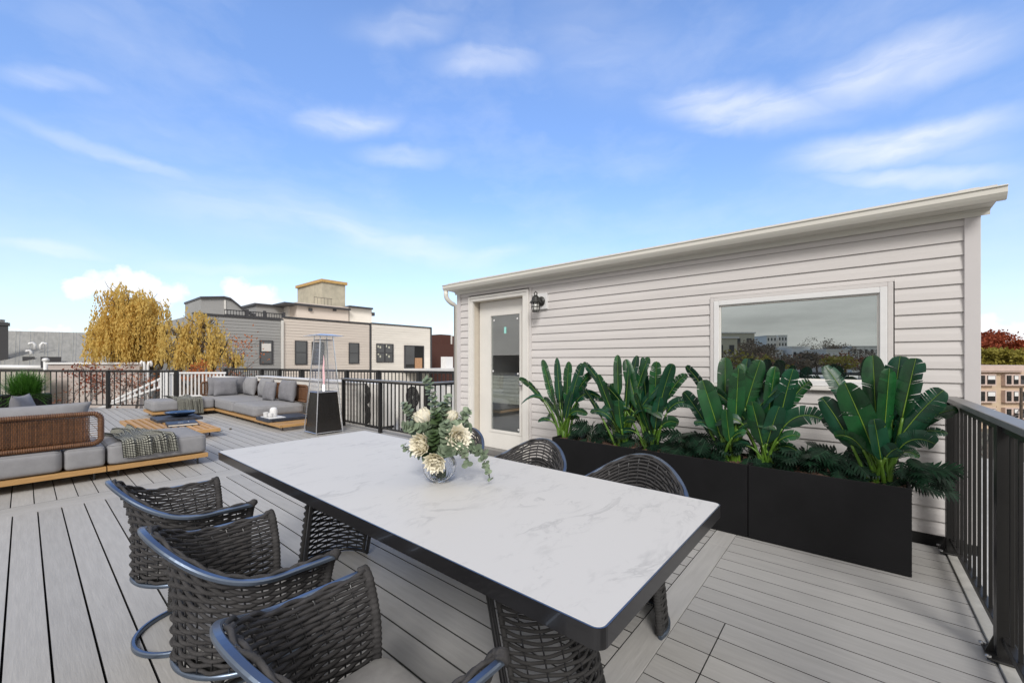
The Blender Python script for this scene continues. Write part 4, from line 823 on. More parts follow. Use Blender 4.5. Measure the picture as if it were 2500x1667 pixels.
def put_pillow(name, label, wd, ht, th, loc, rz, tilt=0., seed=0, m=None, group='loose cushions on the sofas', roll=0.):
    o = pillow_mesh(wd, ht, th, seed).build(name, m or M['pillow'], None, smooth=True); merged(o, .0008)
    o.rotation_euler = (tilt, roll, rz); o.location = loc; return tag(o, label, 'cushion', group)
sa_ = empty('sectional_sofa', (.7, 6.9, 0), 'grey sectional sofa at left seen from behind, with brown wicker back', 'sofa')
YA = 6.36
base_frame(sa_, -1.65, .588, YA, 7.42); base_frame(sa_, .598, 1.52, YA, 7.42); base_frame(sa_, -1.65, -.62, 7.43, 9.3)
seatc(sa_, -.62, .262, YA+.02, 7.40, .145, .372); seatc(sa_, .272, .586, YA+.02, 7.40, .145, .368, r=.04); seatc(sa_, .60, 1.512, YA+.012, 7.41, .145, .376); seatc(sa_, -1.64, -.63, YA+.02, 7.42, .145, .372); seatc(sa_, -1.64, -.63, 7.44, 9.28, .145, .372)
feet(sa_, [(1.43,YA+.09),(1.43,7.32),(.70,YA+.14),(.50,YA+.10),(.50,7.3),(.70,7.3),(-.5,YA+.1),(-1.5,YA+.1),(-.75,9.2),(-1.5,9.2)])
wicker_back(sa_, (-1.6,YA+.085), (.553,YA+.085), .405, .735, (0,1,0))
wicker_back(sa_, (-1.63,YA+.12), (-1.63,9.2), .405, .735, (1,0,0))
put_pillow('back_cushion', 'long grey back cushion above the wicker back of the near sofa', 1.30, .475, .20, (-.155,YA+.22,.385), 0, -.06, 1, M['sofa'])
put_pillow('back_cushion', 'large grey cushion cut by the left edge of the picture', .74, .60, .26, (-.36,7.05,.372), R_(62), -.16, 2, M['sofa'])
put_pillow('back_cushion', 'grey cushion at the left picture edge, leaning behind the large one', .62, .50, .22, (-.50,7.75,.372), R_(84), -.2, 3, M['sofa'])
put_pillow('scatter_cushion', 'small upright grey cushion between the near sofa back and the grass planter', .42, .56, .17, (.03,7.30,.376), R_(72), -.10, 4)
sb_ = empty('sectional_sofa', (3.2, 11, 0), 'grey corner sofa at the far side with chaise, slatted end and wicker back', 'sofa')
XB = 3.05; YC = 12.17
base_frame(sb_, 1.86, 3.04, YC, 13.22); base_frame(sb_, XB, 4.08, 9.5, 13.22, .075, .125)
seatc(sb_, 1.865, 2.58, YC+.01, 13.2, .145, .385, r=.06); seatc(sb_, 2.585, 3.045, YC+.01, 13.2, .145, .385, r=.05)
seatc(sb_, XB+.01, 4.06, 10.94, 13.21, .13, .382, r=.06); seatc(sb_, XB+.01, 4.06, 9.52, 10.93, .13, .368, r=.07, puff=.022)
feet(sb_, [(1.95,13.1),(1.95,YC+.1),(2.85,YC+.1),(3.13,12.1),(3.12,10.8),(3.12,10.45),(3.12,9.42),(3.12,9.18),(3.13,8.27),(3.95,8.27),(3.95,9.4),(3.95,13.1),(2.9,13.1)], .076)
sl_ = MB().box(XB,XB+.05,8.17,9.49,.07,.122).box(4.03,4.08,8.17,9.49,.07,.122).box(XB+.05,4.03,8.17,8.225,.07,.122).box(XB+.05,4.03,9.44,9.49,.07,.122)
for i in range(11): sl_.box(XB+.05,4.03,8.25+i*.109,8.25+i*.109+.062,.098,.121)
sl_.box(3.38,3.42,8.225,9.44,.072,.097).box(3.72,3.76,8.225,9.44,.072,.097); sl_.build('slatted_end', M['teak'], sb_, bevel=.002)
wicker_back(sb_, (4.075,9.40), (4.075,13.25), .40, .745, (-1,0,0)); wicker_back(sb_, (3.02,13.27), (4.05,13.27), .40, .745, (0,-1,0))
put_pillow('back_cushion', 'wide grey cushion in the corner of the far sofa, behind a square one', .92, .50, .22, (3.56,13.07,.383), 0, -.12, 5, M['pillow'])
put_pillow('scatter_cushion', 'square grey cushion leaning in front of the wide corner cushion', .58, .44, .15, (3.46,12.83,.386), R_(4), -.14, 6)
put_pillow('back_cushion', 'tall grey cushion beside the corner of the far sofa', .78, .50, .24, (3.90,12.55,.384), R_(-90), -.14, 7, M['sofa'])
put_pillow('back_cushion', 'tall grey cushion in the middle of the far sofa back', .82, .50, .24, (3.90,11.42,.384), R_(-90), -.14, 8, M['sofa'])
put_pillow('scatter_cushion', 'small creased grey cushion leaning on the last big cushion', .52, .45, .17, (3.70,10.62,.375), R_(-84), -.16, 9)
put_pillow('back_cushion', 'tall grey cushion at the wicker end of the far sofa, nearest the heater', .80, .50, .24, (3.89,10.08,.375), R_(-90), -.13, 10, M['pillow'])
# ---- throws draped over a front edge (the front faces -y)
def throw(name, label, x0, x1, yback, yfront, ztop, drop, seed, skew=.12, fan=.1):
    rr = random.Random(seed); ph = [rr.uniform(0,6) for _ in range(8)]; Lt = (yback-yfront); tot = Lt+drop
    def fn(u, v):                        # u across, v along from back to hem
        s = v*tot; x = x0+(x1-x0)*u+skew*(1-v)*(-1)+fan*(u-.5)*(v-.4); y0 = yfront-.012
        fold = (.020*math.sin(23*u+2.5*v+ph[0])+.015*math.sin(41*u-3*v+ph[1])+.009*math.sin(67*u+5*v+ph[2]))*(.6+.5*math.sin(6*v+4*u+ph[6]))
        rr_ = .045
        if s < Lt-rr_: y, z, nx = yback-s, ztop+.012, 0; y += .09*math.sin(7*u+ph[3])*(1-v)**2; x += .04*math.sin(8*v+3*u+ph[7])*(1-v); z += fold+.018+.02*math.sin(5*v+8*u+ph[4])*(1-v)
        else:
            q = min((s-(Lt-rr_))/(rr_*1.57), 1); a = q*PI/2; y = y0+rr_-(rr_)*math.sin(a); z = ztop+.012-rr_+rr_*math.cos(a)
            z += (fold+.018)*math.cos(a); y -= (fold*.9+.022)*math.sin(a)
            ex = s-(Lt-rr_)-rr_*1.57
            if ex > 0: z -= ex*(1+.03*math.sin(6*u+ph[5])); y -= .01*ex
        return (x, y, z)
    mb = MB().grid(fn, 90, 70, uv=True); o = mb.build(name, M['throw'], None, smooth=True, solid=.008)
    return tag(o, label, 'blanket', 'woven throws on the sofas')
throw('throw_blanket', 'checked black and beige throw crumpled over the near sofa', .74, 1.20, 7.36, YA+.012, .385, .155, 3, .12, .06)
throw('throw_blanket', 'checked black and beige throw hanging off the far chaise', 2.33, 2.80, 13.1, YC, .392, .325, 4, .10, .02)
# ---- slatted coffee table and its things
ct = empty('coffee_table', (1.7, 9.7, 0), 'low slatted teak coffee table between the two sofas', 'table')
m_ = MB(); X0c, X1c, Y0c, Y1c = 1.2, 2.2, 8.46, 11.0
m_.box(X0c,X0c+.05,Y0c,Y1c,.095,.15).box(X1c-.05,X1c,Y0c,Y1c,.095,.15).box(X0c+.05,X1c-.05,Y0c,Y0c+.055,.095,.15).box(X0c+.05,X1c-.05,Y1c-.055,Y1c,.095,.15)
k = X0c+.085
while k < X1c-.10: m_.box(k,k+.062,Y0c+.055,Y1c-.055,.112,.149); k += .098
for k in (8.95,9.5,10.05,10.6): m_.box(X0c+.05,X1c-.05,k,k+.05,.096,.111)
m_.build('slatted_top', M['teak'], ct, bevel=.002)
feet(ct, [(2.11,8.75),(2.11,10.8),(1.3,8.6),(1.3,10.85)], .096)
def rough_slab(name, label, x0, x1, y0, y1, z0, z1, seed):
    rr = random.Random(seed); mb = MB(); n = 14; P = []
    for (a, b) in (((x0,y0),(x1,y0)),((x1,y0),(x1,y1)),((x1,y1),(x0,y1)),((x0,y1),(x0,y0))):
        for i in range(n): t = i/n; P.append((a[0]+(b[0]-a[0])*t+rr.uniform(-.006,.006), a[1]+(b[1]-a[1])*t+rr.uniform(-.006,.006)))
    mb.prism(P, 'z', z0, z1); return tag(mb.build(name, M['stone'], None, bevel=.004), label, 'stone slab', 'dark slate slabs')
rough_slab('slate_slab', 'dark slate slab on the coffee table under a blue dish', 1.60, 2.30, 9.98, 10.68, .152, .205, 1)
rough_slab('slate_slab', 'dark slate slab on the slatted end of the far sofa', 3.03, 3.86, 8.66, 9.36, .124, .182, 2)
dc = Vector((2.02,10.36,.208)); ds = MB().lathe([(0,.012),(.09,.0),(.10,.0),(.20,.045),(.262,.085),(.268,.09),(.262,.093),(.19,.06),(.09,.022),(0,.020)], 40, dc); tag(ds.build('dish', M['navy'], None, smooth=True), 'wide shallow dark blue dish on the slate slab', 'dish')
bk = empty('book', (1.85,9.45,.152), 'closed navy book with pale printing beside the slate slab', 'book')
bk.rotation_euler.z = R_(-6); m_ = MB().box(-.21,.22,-.25,.22,.036,.044).box(-.21,.22,-.25,.22,.0,.008).box(-.21,-.202,-.25,.22,.008,.036); m_.build('cover', M['book'], None).parent = bk
def bkpart(nm, m, *b):
    o = box(nm, m, None, *b); o.parent = bk; return o
bkpart('pages', M['trim'], -.201,.212,-.243,.213,.0085,.0355); tl = bkpart('title', M['white'], .10,.115,-.02,.07,.0442,.0448)
bkpart('title', M['white'], -.05,.03,-.06,-.045,.0442,.0448); bkpart('title', M['white'], -.05,.02,-.09,-.08,.0442,.0448)
tr_ = MB().prism(rrect(3.07,3.37,8.72,9.22,.02), 'z', .184, .194); tag(tr_.build('tray', M['white'], None, bevel=.003), 'flat white tray on the slate slab of the far sofa', 'tray')
def lathed(name, label, cat, prof, c, m=None, n=28): return tag(MB().lathe(prof, n, c).build(name, m or M['white'], None, smooth=True), label, cat)
lathed('jar', 'tall white lidded jar on the tray', 'jar', [(0,0),(.052,0),(.062,.02),(.070,.07),(.071,.11),(.064,.15),(.046,.175),(.02,.183),(0,.184)], (3.235,8.99,.1955))
lathed('cup', 'white cup at the left on the tray', 'cup', [(0,0),(.036,0),(.044,.02),(.049,.085),(.051,.088),(.046,.086),(.04,.02),(0,.014)], (3.115,9.05,.1955))
lathed('bowl', 'small white bowl between the cup and the jar', 'bowl', [(0,0),(.03,0),(.045,.03),(.05,.072),(.052,.076),(.047,.073),(.04,.03),(0,.015)], (3.165,8.955,.1955))
for (x, y, rz, lab) in ((2.32,9.05,.3,'dark dry leaf lying on the deck nearer the coffee table'),(2.55,9.2,1.2,'dark dry leaf lying on the deck towards the heater')):
    m_ = MB(); m_.grid(lambda u, v: (x+(u-.5)*.17*math.cos(rz)-(v-.5)*.045*math.sin(rz)*math.sin(PI*u), y+(u-.5)*.17*math.sin(rz)+(v-.5)*.045*math.cos(rz)*math.sin(PI*u), .006+.02*(u-.5)**2+.01*abs(v-.5)), 8, 4); tag(m_.build('dry_leaf', M['twig'], None, smooth=True), lab, 'leaf', 'dry leaves on the deck')
# ================================================================ patio heater
HX, HY = 3.555, 7.52; ht = empty('patio_heater', (HX,HY,0), 'pyramid patio heater with black panels, glass tube and steel hood', 'heater')
hw = lambda z: .245-.130*z/1.755
def frus(mb, z0, z1, k0=0., k1=None):
    a, b = hw(z0)-k0, hw(z1)-(k0 if k1 is None else k1)
    vs = [(HX-a,HY-a,z0),(HX+a,HY-a,z0),(HX+a,HY+a,z0),(HX-a,HY+a,z0),(HX-b,HY-b,z1),(HX+b,HY-b,z1),(HX+b,HY+b,z1),(HX-b,HY+b,z1)]
    return mb.add(vs, [(0,3,2,1),(4,5,6,7),(0,1,5,4),(1,2,6,5),(2,3,7,6),(3,0,4,7)])
frus(MB(), .035, .745, .014).build('cabinet', M['heatbox'], ht, bevel=.004)
fr_ = MB()
for sx in (-1, 1):
    for sy in (-1, 1): fr_.tube([(HX+sx*hw(z),HY+sy*hw(z),z) for z in (.0,.6,1.2,1.755)], .0105, 4)
for z in (.03,.748,1.70):
    a = hw(z)
    for p, q in (((-a,-a),(a,-a)),((a,-a),(a,a)),((a,a),(-a,a)),((-a,a),(-a,-a))): fr_.tube([(HX+p[0],HY+p[1],z),(HX+q[0],HY+q[1],z)], .007, 4)
fr_.build('frame', M['heatsteel'], ht)
gd = MB(); z = .775
while z < 1.69:
    a = hw(z)-.004; gd.tube([(HX-a,HY-a,z),(HX+a,HY-a,z),(HX+a,HY+a,z),(HX-a,HY+a,z)], .0022, 4, closed=True); z += .0245
gd.build('wire_guard', M['heatsteel'], ht)
MB().tube([(HX,HY,.75),(HX,HY,1.69)], .052, 24, cap=False).build('glass_tube', M['heatglass'], ht, smooth=True)
MB().tube([(HX,HY,.85),(HX+.006,HY,1.0),(HX-.004,HY,1.15),(HX+.004,HY,1.30),(HX,HY,1.42)], [.014,.019,.017,.011,.002], 8).build('flame', M['flame'], ht, smooth=True); MB().lathe([(0,.755),(.022,.757),(.020,.82),(.012,.90),(0,.93)], 12, (HX,HY,0)).build('flame_root', M['flamew'], ht, smooth=True)
hd = MB(); a = .255; b_ = .10
hd.add([(HX-a,HY-a,1.765),(HX+a,HY-a,1.765),(HX+a,HY+a,1.765),(HX-a,HY+a,1.765),(HX-a,HY-a,1.772),(HX+a,HY-a,1.772),(HX+a,HY+a,1.772),(HX-a,HY+a,1.772),(HX-b_,HY-b_,1.805),(HX+b_,HY-b_,1.805),(HX+b_,HY+b_,1.805),(HX-b_,HY+b_,1.805)],
       [(0,3,2,1),(0,1,5,4),(1,2,6,5),(2,3,7,6),(3,0,4,7),(4,5,9,8),(5,6,10,9),(6,7,11,10),(7,4,8,11),(8,9,10,11)]); hd.build('hood', M['heatsteel'], ht)
# ================================================================ planters and bird of paradise
PX0, PX1, PH = 3.466, 3.90, .541
for i, (ya, yb, lab) in enumerate(((-.262,.612,'black box planter nearest the railing, its tall end face showing'),(.618,1.494,'black box planter in the middle of the row behind the table corner'),(1.498,2.374,'black box planter nearest the door, half hidden by chairs'))):
    pl = empty('box_planter', ((PX0+PX1)/2,(ya+yb)/2,0), lab, 'planter', 'black planters along the siding'); m_ = MB(); t = .014
    m_.box(PX0,PX1,ya,yb,.004,.03).box(PX0,PX0+t,ya,yb,.03,PH).box(PX1-t,PX1,ya,yb,.03,PH).box(PX0+t,PX1-t,ya,ya+t,.03,PH).box(PX0+t,PX1-t,yb-t,yb,.03,PH); m_.build('planter_box', M['planter'], pl, bevel=.0016)
    so_ = MB().grid(lambda u, v: (PX0+t+.001+(PX1-PX0-2*t-.002)*u, ya+t+.001+(yb-ya-2*t-.002)*v, PH-.028+.012*math.sin(31*u+17*v)*math.sin(23*v+5)+.006*math.sin(90*v+40*u)), 14, 40); so_.build('soil', M['soil'], pl, smooth=True)
def leaf_blade(blade, rib, mid, wmax, nrm, rr, tears=7, fold=.35, curl=.25, tear_amt=.5, n=26, blunt=.5):
    # mid: list of points of the midrib; nrm: a rough normal of the blade; the two halves fold up from the rib and are torn into strips
    m = len(mid)-1
    def at(t): q = t*m; k = min(int(q), m-1); return mid[k].lerp(mid[k+1], q-k)
    def wd(t): return wmax*max(0, min(1, (t+.02)/.20))**.6*max(0, 1-max(0,(t-.45)/.55)**(2.2+blunt*3))**.6
    for sg in (-1, 1):
        cuts = sorted(rr.sample(range(2, n-1), min(tears, n-4))) if tears > 0 else []
        bounds = [0]+cuts+[n]
        for a, b in zip(bounds, bounds[1:]):
            gap_ = .25+.4*rr.random(); cur = curl*(.7+.8*rr.random()); tip = rr.uniform(.86,1.06) if tears > 3 else 1
            rows = []
            for i in range(a, b+1):
                t = i/n; p = at(t); d = (at(min(1,t+.02))-at(max(0,t-.02))).normalized(); side = d.cross(nrm).normalized()*sg; up = side.cross(d)*sg
                if up.dot(nrm) < 0: up = -up
                w_ = wd(t)*tip; row = []
                sh = 0
                if b-a >= 1:
                    if i == a and a > 0: sh = gap_*tear_amt
                    if i == b and b < n: sh = -gap_*tear_amt
                for j in range(5):
                    k = j/4; q = p+side*w_*k*math.cos(fold*(1-k*.3))+up*w_*(k*math.sin(fold)-cur*k*k)+d*(w_*.36*k+sh*k**1.6*wmax*.13)
                    row.append(q)
                rows.append(row)
            vs = [q for r in rows for q in r]; fs = [(i*5+j, i*5+j+1, (i+1)*5+j+1, (i+1)*5+j) for i in range(len(rows)-1) for j in range(4)]
            if sg < 0: fs = [f[::-1] for f in fs]
            blade.add(vs, fs)
    rs = [.0050*(1-.8*i/m)*max(.6, wmax/.09) for i in range(m+1)]; blade.cur = 2
    rib.tube([p+nrm*.002 for p in mid], rs, 5)
def bird_plant(name, label, base, leaves, seed, scale=1.):
    # leaves: (tip_y, tip_z, lean_x, blade fraction start, half width, bow, tears): offsets of each leaf tip from the base, seen square on to the wall
    rr = random.Random(seed); root = empty(name, base, label, 'plant', 'bird of paradise plants in the planters'); B = Vector(base)
    bl = MB(); rib = bl; stm = MB()
    for k, (ty, tz, tx, st, hw_, bow, tears) in enumerate(leaves):
        r0 = B+Vector((rr.uniform(-.035,.035), rr.uniform(-.06,.06), -.02)); tip = B+Vector((tx, ty, tz))*1.0
        c = r0.lerp(tip, .55)+Vector((tx*.1-.02, -ty*.28*bow*1.0, abs(ty)*.95*bow+.02))
        P = bez(r0, c, tip, 22); k0 = int(22*st); stem_ = P[:k0+1]; mid = P[k0:]
        stm.tube(stem_, [.0125*scale-(.0065*scale)*i/len(stem_) for i in range(len(stem_))], 6)
        d = (mid[-1]-mid[0]).normalized(); view = Vector((-1, .0, .25)); yaw = rr.uniform(-.75,.75); view = Matrix.Rotation(yaw, 3, d) @ view; nrm = (view-d*view.dot(d)).normalized()
        bl.cur = k % 2; leaf_blade(bl, rib, mid, hw_*rr.uniform(.76,.98), nrm, rr, tears=int(tears*.8)+rr.choice((0,1,3)), fold=rr.uniform(.15,.5), curl=rr.uniform(.1,.35), tear_amt=rr.uniform(.3,.9), blunt=rr.uniform(.0,.7))
    bl.build('leaves', [M['leaf'], M['leafb'], M['rib']], root, smooth=True); stm.build('stalks', M['stem'], root, smooth=True)
    return root
XP = 3.66
def place(px, py): q = atX(px, py, XP); return q
def plant_from(name, label, bpx, lv, seed, scale):
    b = place(*bpx); b.z = PH-.03; out = []
    for (px, py, dx, st, hw_, bow, te) in lv:
        q = atX(px, py, XP+dx); out.append((q.y-b.y, q.z-b.z, dx, st, hw_, bow, te))
    r2 = random.Random(seed*7)
    for k in range(len(out)):                # a second, inner whorl of leaves
        ty, tz, dx, st, hw_, bow, te = out[k]; s_ = r2.uniform(.55,.88)
        if k % 4 != 3: out.append((ty*s_+r2.uniform(-.09,.09), tz*s_*r2.uniform(.85,1.05), dx*.5+r2.uniform(.02,.14), min(.6, st+.03), hw_*r2.uniform(.62,.85), bow+r2.uniform(-.1,.25), te+3))
    return bird_plant(name, label, b, out, seed, scale)
big = lambda x, y: [(x-1.2*88, y, 0,0,0,0,0)]
small = [(-58,-205,-.02,.42,.058,.0,6),(-20,-210,.06,.45,.055,.05,3),(12,-200,-.03,.45,.060,.05,5),(48,-195,-.07,.40,.060,.30,4),(-120,-155,-.04,.45,.045,.35,9),(-115,-85,-.08,.50,.05,.9,7),(82,-170,.05,.5,.05,.7,9),(105,-95,-.06,.45,.062,.9,8),(-35,-130,-.13,.35,.062,.1,3),(20,-120,-.12,.4,.055,.1,2),(62,-60,-.10,.5,.045,.7,2),(-70,-40,-.06,.55,.03,.6,3)]
large = [(-12,-262,.04,.50,.066,.02,2),(45,-260,.08,.52,.068,.05,4),(78,-256,-.02,.50,.080,.10,9),(-112,-240,.0,.52,.058,.42,10),(22,-235,-.06,.45,.068,.0,5),(-118,-175,-.08,.38,.066,.18,4),(-70,-205,-.12,.30,.086,.05,3),(135,-190,-.05,.38,.072,.25,12),(165,-150,.05,.48,.052,.5,8),(118,-78,-.10,.42,.050,.95,9),(-92,-95,-.11,.45,.045,.85,8),(-10,-130,-.16,.40,.055,.2,3),(62,-165,.04,.4,.07,.1,5),(40,-70,-.14,.55,.05,.9,4),(-48,-150,.06,.45,.06,.1,6)]
def lv(base, src, k=1., flip=1, drop=()): return [(base[0]+a*k*flip, base[1]+b*k, dx, st, hw_*k, bow, te) for i, (a, b, dx, st, hw_, bow, te) in enumerate(src) if i not in drop]
for (nm, lab, bp, src, k, fl, sd_, dr_) in (
    ('bird_of_paradise', 'small bird of paradise plant nearest the door', (1378,1066), small, .92, 1, 11, ()),
    ('bird_of_paradise', 'tall bird of paradise plant left of the big window, second from the door', (1518,1086), large, .84, 1, 12, (8,)),
    ('bird_of_paradise', 'smaller bird of paradise plant leaning right, third from the door', (1590,1098), small, 1.08, 1, 13, ()),
    ('bird_of_paradise', 'tall bird of paradise plant under the left corner of the window', (1782,1124), large, .96, 1, 14, (8,)),
    ('bird_of_paradise', 'smaller bird of paradise plant under the middle of the window', (1878,1138), small, 1.22, 1, 15, ()),
    ('bird_of_paradise', 'largest bird of paradise plant, nearest the railing', (2145,1176), large, 1.18, 1, 16, ())):
    plant_from(nm, lab, bp, lv(bp, src, k, fl, dr_), sd_, 1.0 if src is small else 1.25)
# low split-leaf plants between them
def philo(label, px, py, n, seed, spread=.135):
    b = place(px, py); b.z = PH-.03; b.x = 3.67; rr = random.Random(seed); root = empty('split_leaf_plant', b, label, 'plant', 'low split leaf plants in the planters'); bl = MB(); rib = bl; stm = MB()
    for k in range(n):
        a = rr.uniform(0, 2*PI); r = spread*(.3+.9*rr.random()); tip = b+Vector((math.cos(a)*r*.45+.01, math.sin(a)*r, rr.uniform(.02,.19)))
        stm.tube(bez(b+Vector((rr.uniform(-.02,.02),rr.uniform(-.03,.03),-.01)), b.lerp(tip,.5)+Vector((0,0,.08)), tip, 7), .0028, 4)
        d = Vector((math.cos(a)*.5-.25, math.sin(a), rr.uniform(-.75,.1))).normalized(); nr_ = Vector((-.75, math.sin(a)*.3, .65)); nr_ = (nr_-d*nr_.dot(d)).normalized(); s_ = d.cross(nr_); ln_ = rr.uniform(.11,.165)
        bl.cur = 1; rib.tube([tip, tip+d*ln_*.95], [.0022,.0008], 4); bl.cur = 0
        for sg in (-1, 1):
            for i in range(6):            # finger lobes
                t = .05+.15*i; q = tip+d*ln_*t; w_ = ln_*(.50*math.sin(PI*(.18+.72*t))+.05); e = (s_*sg*math.cos(.45+.5*t)+d*math.sin(.45+.5*t)); h_ = ln_*.078; en = q+e*w_-nr_*w_*.14
                md = q.lerp(en, .55)+nr_*.004
                bl.add([q-d*h_, q+d*h_, md+d*h_*.9, md-d*h_*.9, en], [(0,1,2,3),(3,2,4)])
        q = tip+d*ln_*.85; bl.add([q-s_*.014, tip+d*ln_*1.12-nr_*.01, q+s_*.014, tip+d*ln_*.6], [(0,1,2,3)])
    bl.build('leaves', [M['philo'], M['philorib']], root); stm.build('stalks', M['philorib'], root)
for i, (px, py, n, lab) in enumerate(((1445,1074,20,'low split leaf plant between the two plants nearest the door'),(1562,1092,14,'low split leaf plant between the second and third tall plants'),(1672,1106,22,'low split leaf plant in the gap left of the window corner plant'),(1725,1113,18,'low split leaf plant against the foot of the window corner plant'),
        (1838,1130,16,'low split leaf plant under the window by the planter joint'),(1965,1148,24,'low split leaf plant in the middle of the planter nearest the railing'),(2045,1160,22,'low split leaf plant left of the largest plant'),(2205,1184,22,'low split leaf plant trailing over the planter end by the railing'))): philo(lab, px, py, int(n*1.35), 40+i)
# ================================================================ grass planter by the far railing
g0 = W(72, 965, 9.8); gp_ = empty('grass_planter', (g0.x,g0.y,0), 'ribbed black planter of bright green grass at far left', 'planter'); x0, x1, y0, y1 = g0.x-.46, W(125,965,9.8).x, g0.y-.22, g0.y+.22; m_ = MB().box(x0,x1,y0,y1,.0,.52); m_.box(x0-.012,x1+.012,y0-.028,y0-.001,.49,.525)
k = x0+.02
while k < x1-.02: m_.box(k,k+.03,y0-.022,y0-.001,.01,.488); k += .055
k = y0+.02
while k < y1-.02: m_.box(x1+.001,x1+.018,k,k+.03,.01,.488); k += .055
m_.build('planter_box', M['planter'], gp_); gm = MB(); rr = random.Random(77); gc = W(62, 960, 9.75)
for i in range(2300):
    a = rr.uniform(0, 2*PI); inc = abs(rr.gauss(0,.80)); L_ = rr.uniform(.38,.70)*(1-.10*inc); d = Vector((math.cos(a)*math.sin(inc), math.sin(a)*math.sin(inc), math.cos(inc))); p = Vector((gc.x+rr.gauss(0,.09), gc.y+rr.gauss(0,.07), .5)); s_ = Vector((-d.y, d.x, 0)); s_ = s_.normalized() if s_.length > .01 else Vector((1,0,0)); s_ = (s_+Vector((rr.uniform(-.5,.5),rr.uniform(-.5,.5),0))).normalized(); pts = []
    for t in (0,.3,.6,.85,1): pts.append(p+d*L_*t+Vector((math.cos(a),math.sin(a),0))*.16*t*t*L_-Vector((0,0,1))*(.06+.26*math.sin(min(inc,1.4)))*t*t*L_)
    ws = (.0048,.0052,.0042,.0025,.0003); vs = []
    for q, w_ in zip(pts, ws): vs += [q-s_*w_, q+s_*w_]
    gm.add(vs, [(2*j,2*j+1,2*j+3,2*j+2) for j in range(4)])
go = gm.build('grass', M['grass'], gp_); go['kind'] = 'stuff'
# ================================================================ flowers on the table
vc = Vector((1.262,1.505,.7505)); vs_ = MB(); n = 96; m = 22; prof = []
for j in range(m+1):
    a = -PI/2+PI*.86*j/m; prof.append((max(.026,.0775*math.cos(a)) if j else .026, .0775*math.sin(a)*.93+.072))
V = []
for j, (r, z) in enumerate(prof):
    for k in range(n): q = 2*PI*k/n; rk = r*(1+.035*math.cos(32*q)*min(1, j/4)); V.append((vc.x+rk*math.cos(q), vc.y+rk*math.sin(q), vc.z+z))
for j, (r, z) in reversed(list(enumerate(prof))):
    for k in range(n): q = 2*PI*k/n; V.append((vc.x+(r-.0045)*math.cos(q), vc.y+(r-.0045)*math.sin(q), vc.z+z+(.005 if j == 0 else 0)))
T_ = 2*(m+1); vs_.add(V, [(j*n+k, j*n+(k+1)%n, (j+1)*n+(k+1)%n, (j+1)*n+k) for j in range(T_-1) for k in range(n)]+[tuple(range(n))[::-1], tuple(range((T_-1)*n, T_*n))])
vase = tag(vs_.build('vase', M['vase'], None, smooth=True), 'round ribbed clear glass vase on the marble table', 'vase')
bq = empty('bouquet', vc+Vector((0,0,.12)), 'bouquet of cream proteas and grey green eucalyptus in the glass vase', 'flowers')
neck = vc+Vector((0,0,.135)); D0 = vc.x*FW[0]+vc.y*FW[1]
def B_(px, py, dd=0.): return W(px, py, D0+dd)
def protea(px, py, dd, axis, size, openness, seed):
    rr = random.Random(seed); c = B_(px, py, dd); ax = Vector(axis).normalized(); u = ax.orthogonal().normalized(); v = ax.cross(u); mb = MB()
    for ring in range(4):
        k = ring/3; nP = 11; r0 = size*(.16+.10*k); L_ = size*(1.0-.16*abs(k-.35)); lean = (.10+.78*k*openness)
        for i in range(nP):
            a = 2*PI*(i+.5*(ring % 2)+rr.uniform(-.15,.15))/nP; o = u*math.cos(a)+v*math.sin(a); tn = u*-math.sin(a)+v*math.cos(a); ln_ = lean+rr.uniform(-.08,.08); pts = []
            for t, w_ in ((0,.14),(.3,.24),(.6,.22),(.85,.10),(1,.004)):
                q = c+o*(r0*(1-.3*(1-t))+L_*(math.sin(ln_)*t*(.55+.45*t))+size*.20*math.sin(PI*min(1,t*1.15))*(.5+.3*k))+ax*(L_*math.cos(ln_)*t-size*.30); pts += [q-tn*size*w_+o*size*.02, q-o*size*.015, q+tn*size*w_+o*size*.02]
            mb.add(pts, [(3*j+s, 3*j+s+1, 3*j+s+4, 3*j+s+3) for j in range(4) for s in (0, 1)])
    o_ = mb.build('protea', M['petal'], bq, smooth=True)
    hb = MB(); q = [(0,-.3),(.18,-.28),(.22,-.05),(.20,.18),(.11,.29),(0,.31)]; vs = []; n = 18
    for r, z in q:
        for k in range(n): a = 2*PI*k/n; vs.append(c+(u*math.cos(a)+v*math.sin(a))*r*size+ax*z*size)
    hb.add(vs, [(i*n+k, i*n+(k+1)%n, (i+1)*n+(k+1)%n, (i+1)*n+k) for i in range(len(q)-1) for k in range(n)])
    for k in range(70):
        a, r = rr.uniform(0, 2*PI), .21*math.sqrt(rr.random()); b = c+(u*math.cos(a)+v*math.sin(a))*r*size+ax*size*.22; hb.tube([b, b+ax*size*(.22-.2*r)+(u*math.cos(a)+v*math.sin(a))*size*.02], size*.012, 3)
    hb.build('flower_heart', M['petalc'], o_, smooth=True)
    MB().tube(bez(c-ax*size*.3, (c+neck)/2-ax*.04, neck, 8), .0045, 6).build('flower_stem', M['eucad'], o_, smooth=True)
    lf = MB()
    for k in range(9):
        a = 2*PI*k/9+rr.uniform(-.2,.2); o = u*math.cos(a)+v*math.sin(a); tn = u*-math.sin(a)+v*math.cos(a); b = c-ax*size*.42; tip = b+(o*.62+ax*.12)*size*rr.uniform(.8,1.1); md = b.lerp(tip, .5)+ax*size*.08; lf.add([b, md-tn*size*.10, md+ax*.003, md+tn*size*.10, tip], [(0,1,2),(0,2,3),(1,4,2),(2,4,3)])
    lf.build('flower_leaves', M['eucad'], o_, smooth=True)
toc = Vector((-FW[0],-FW[1],0)); rt = Vector((RT[0],RT[1],0)); up = Vector((0,0,1))
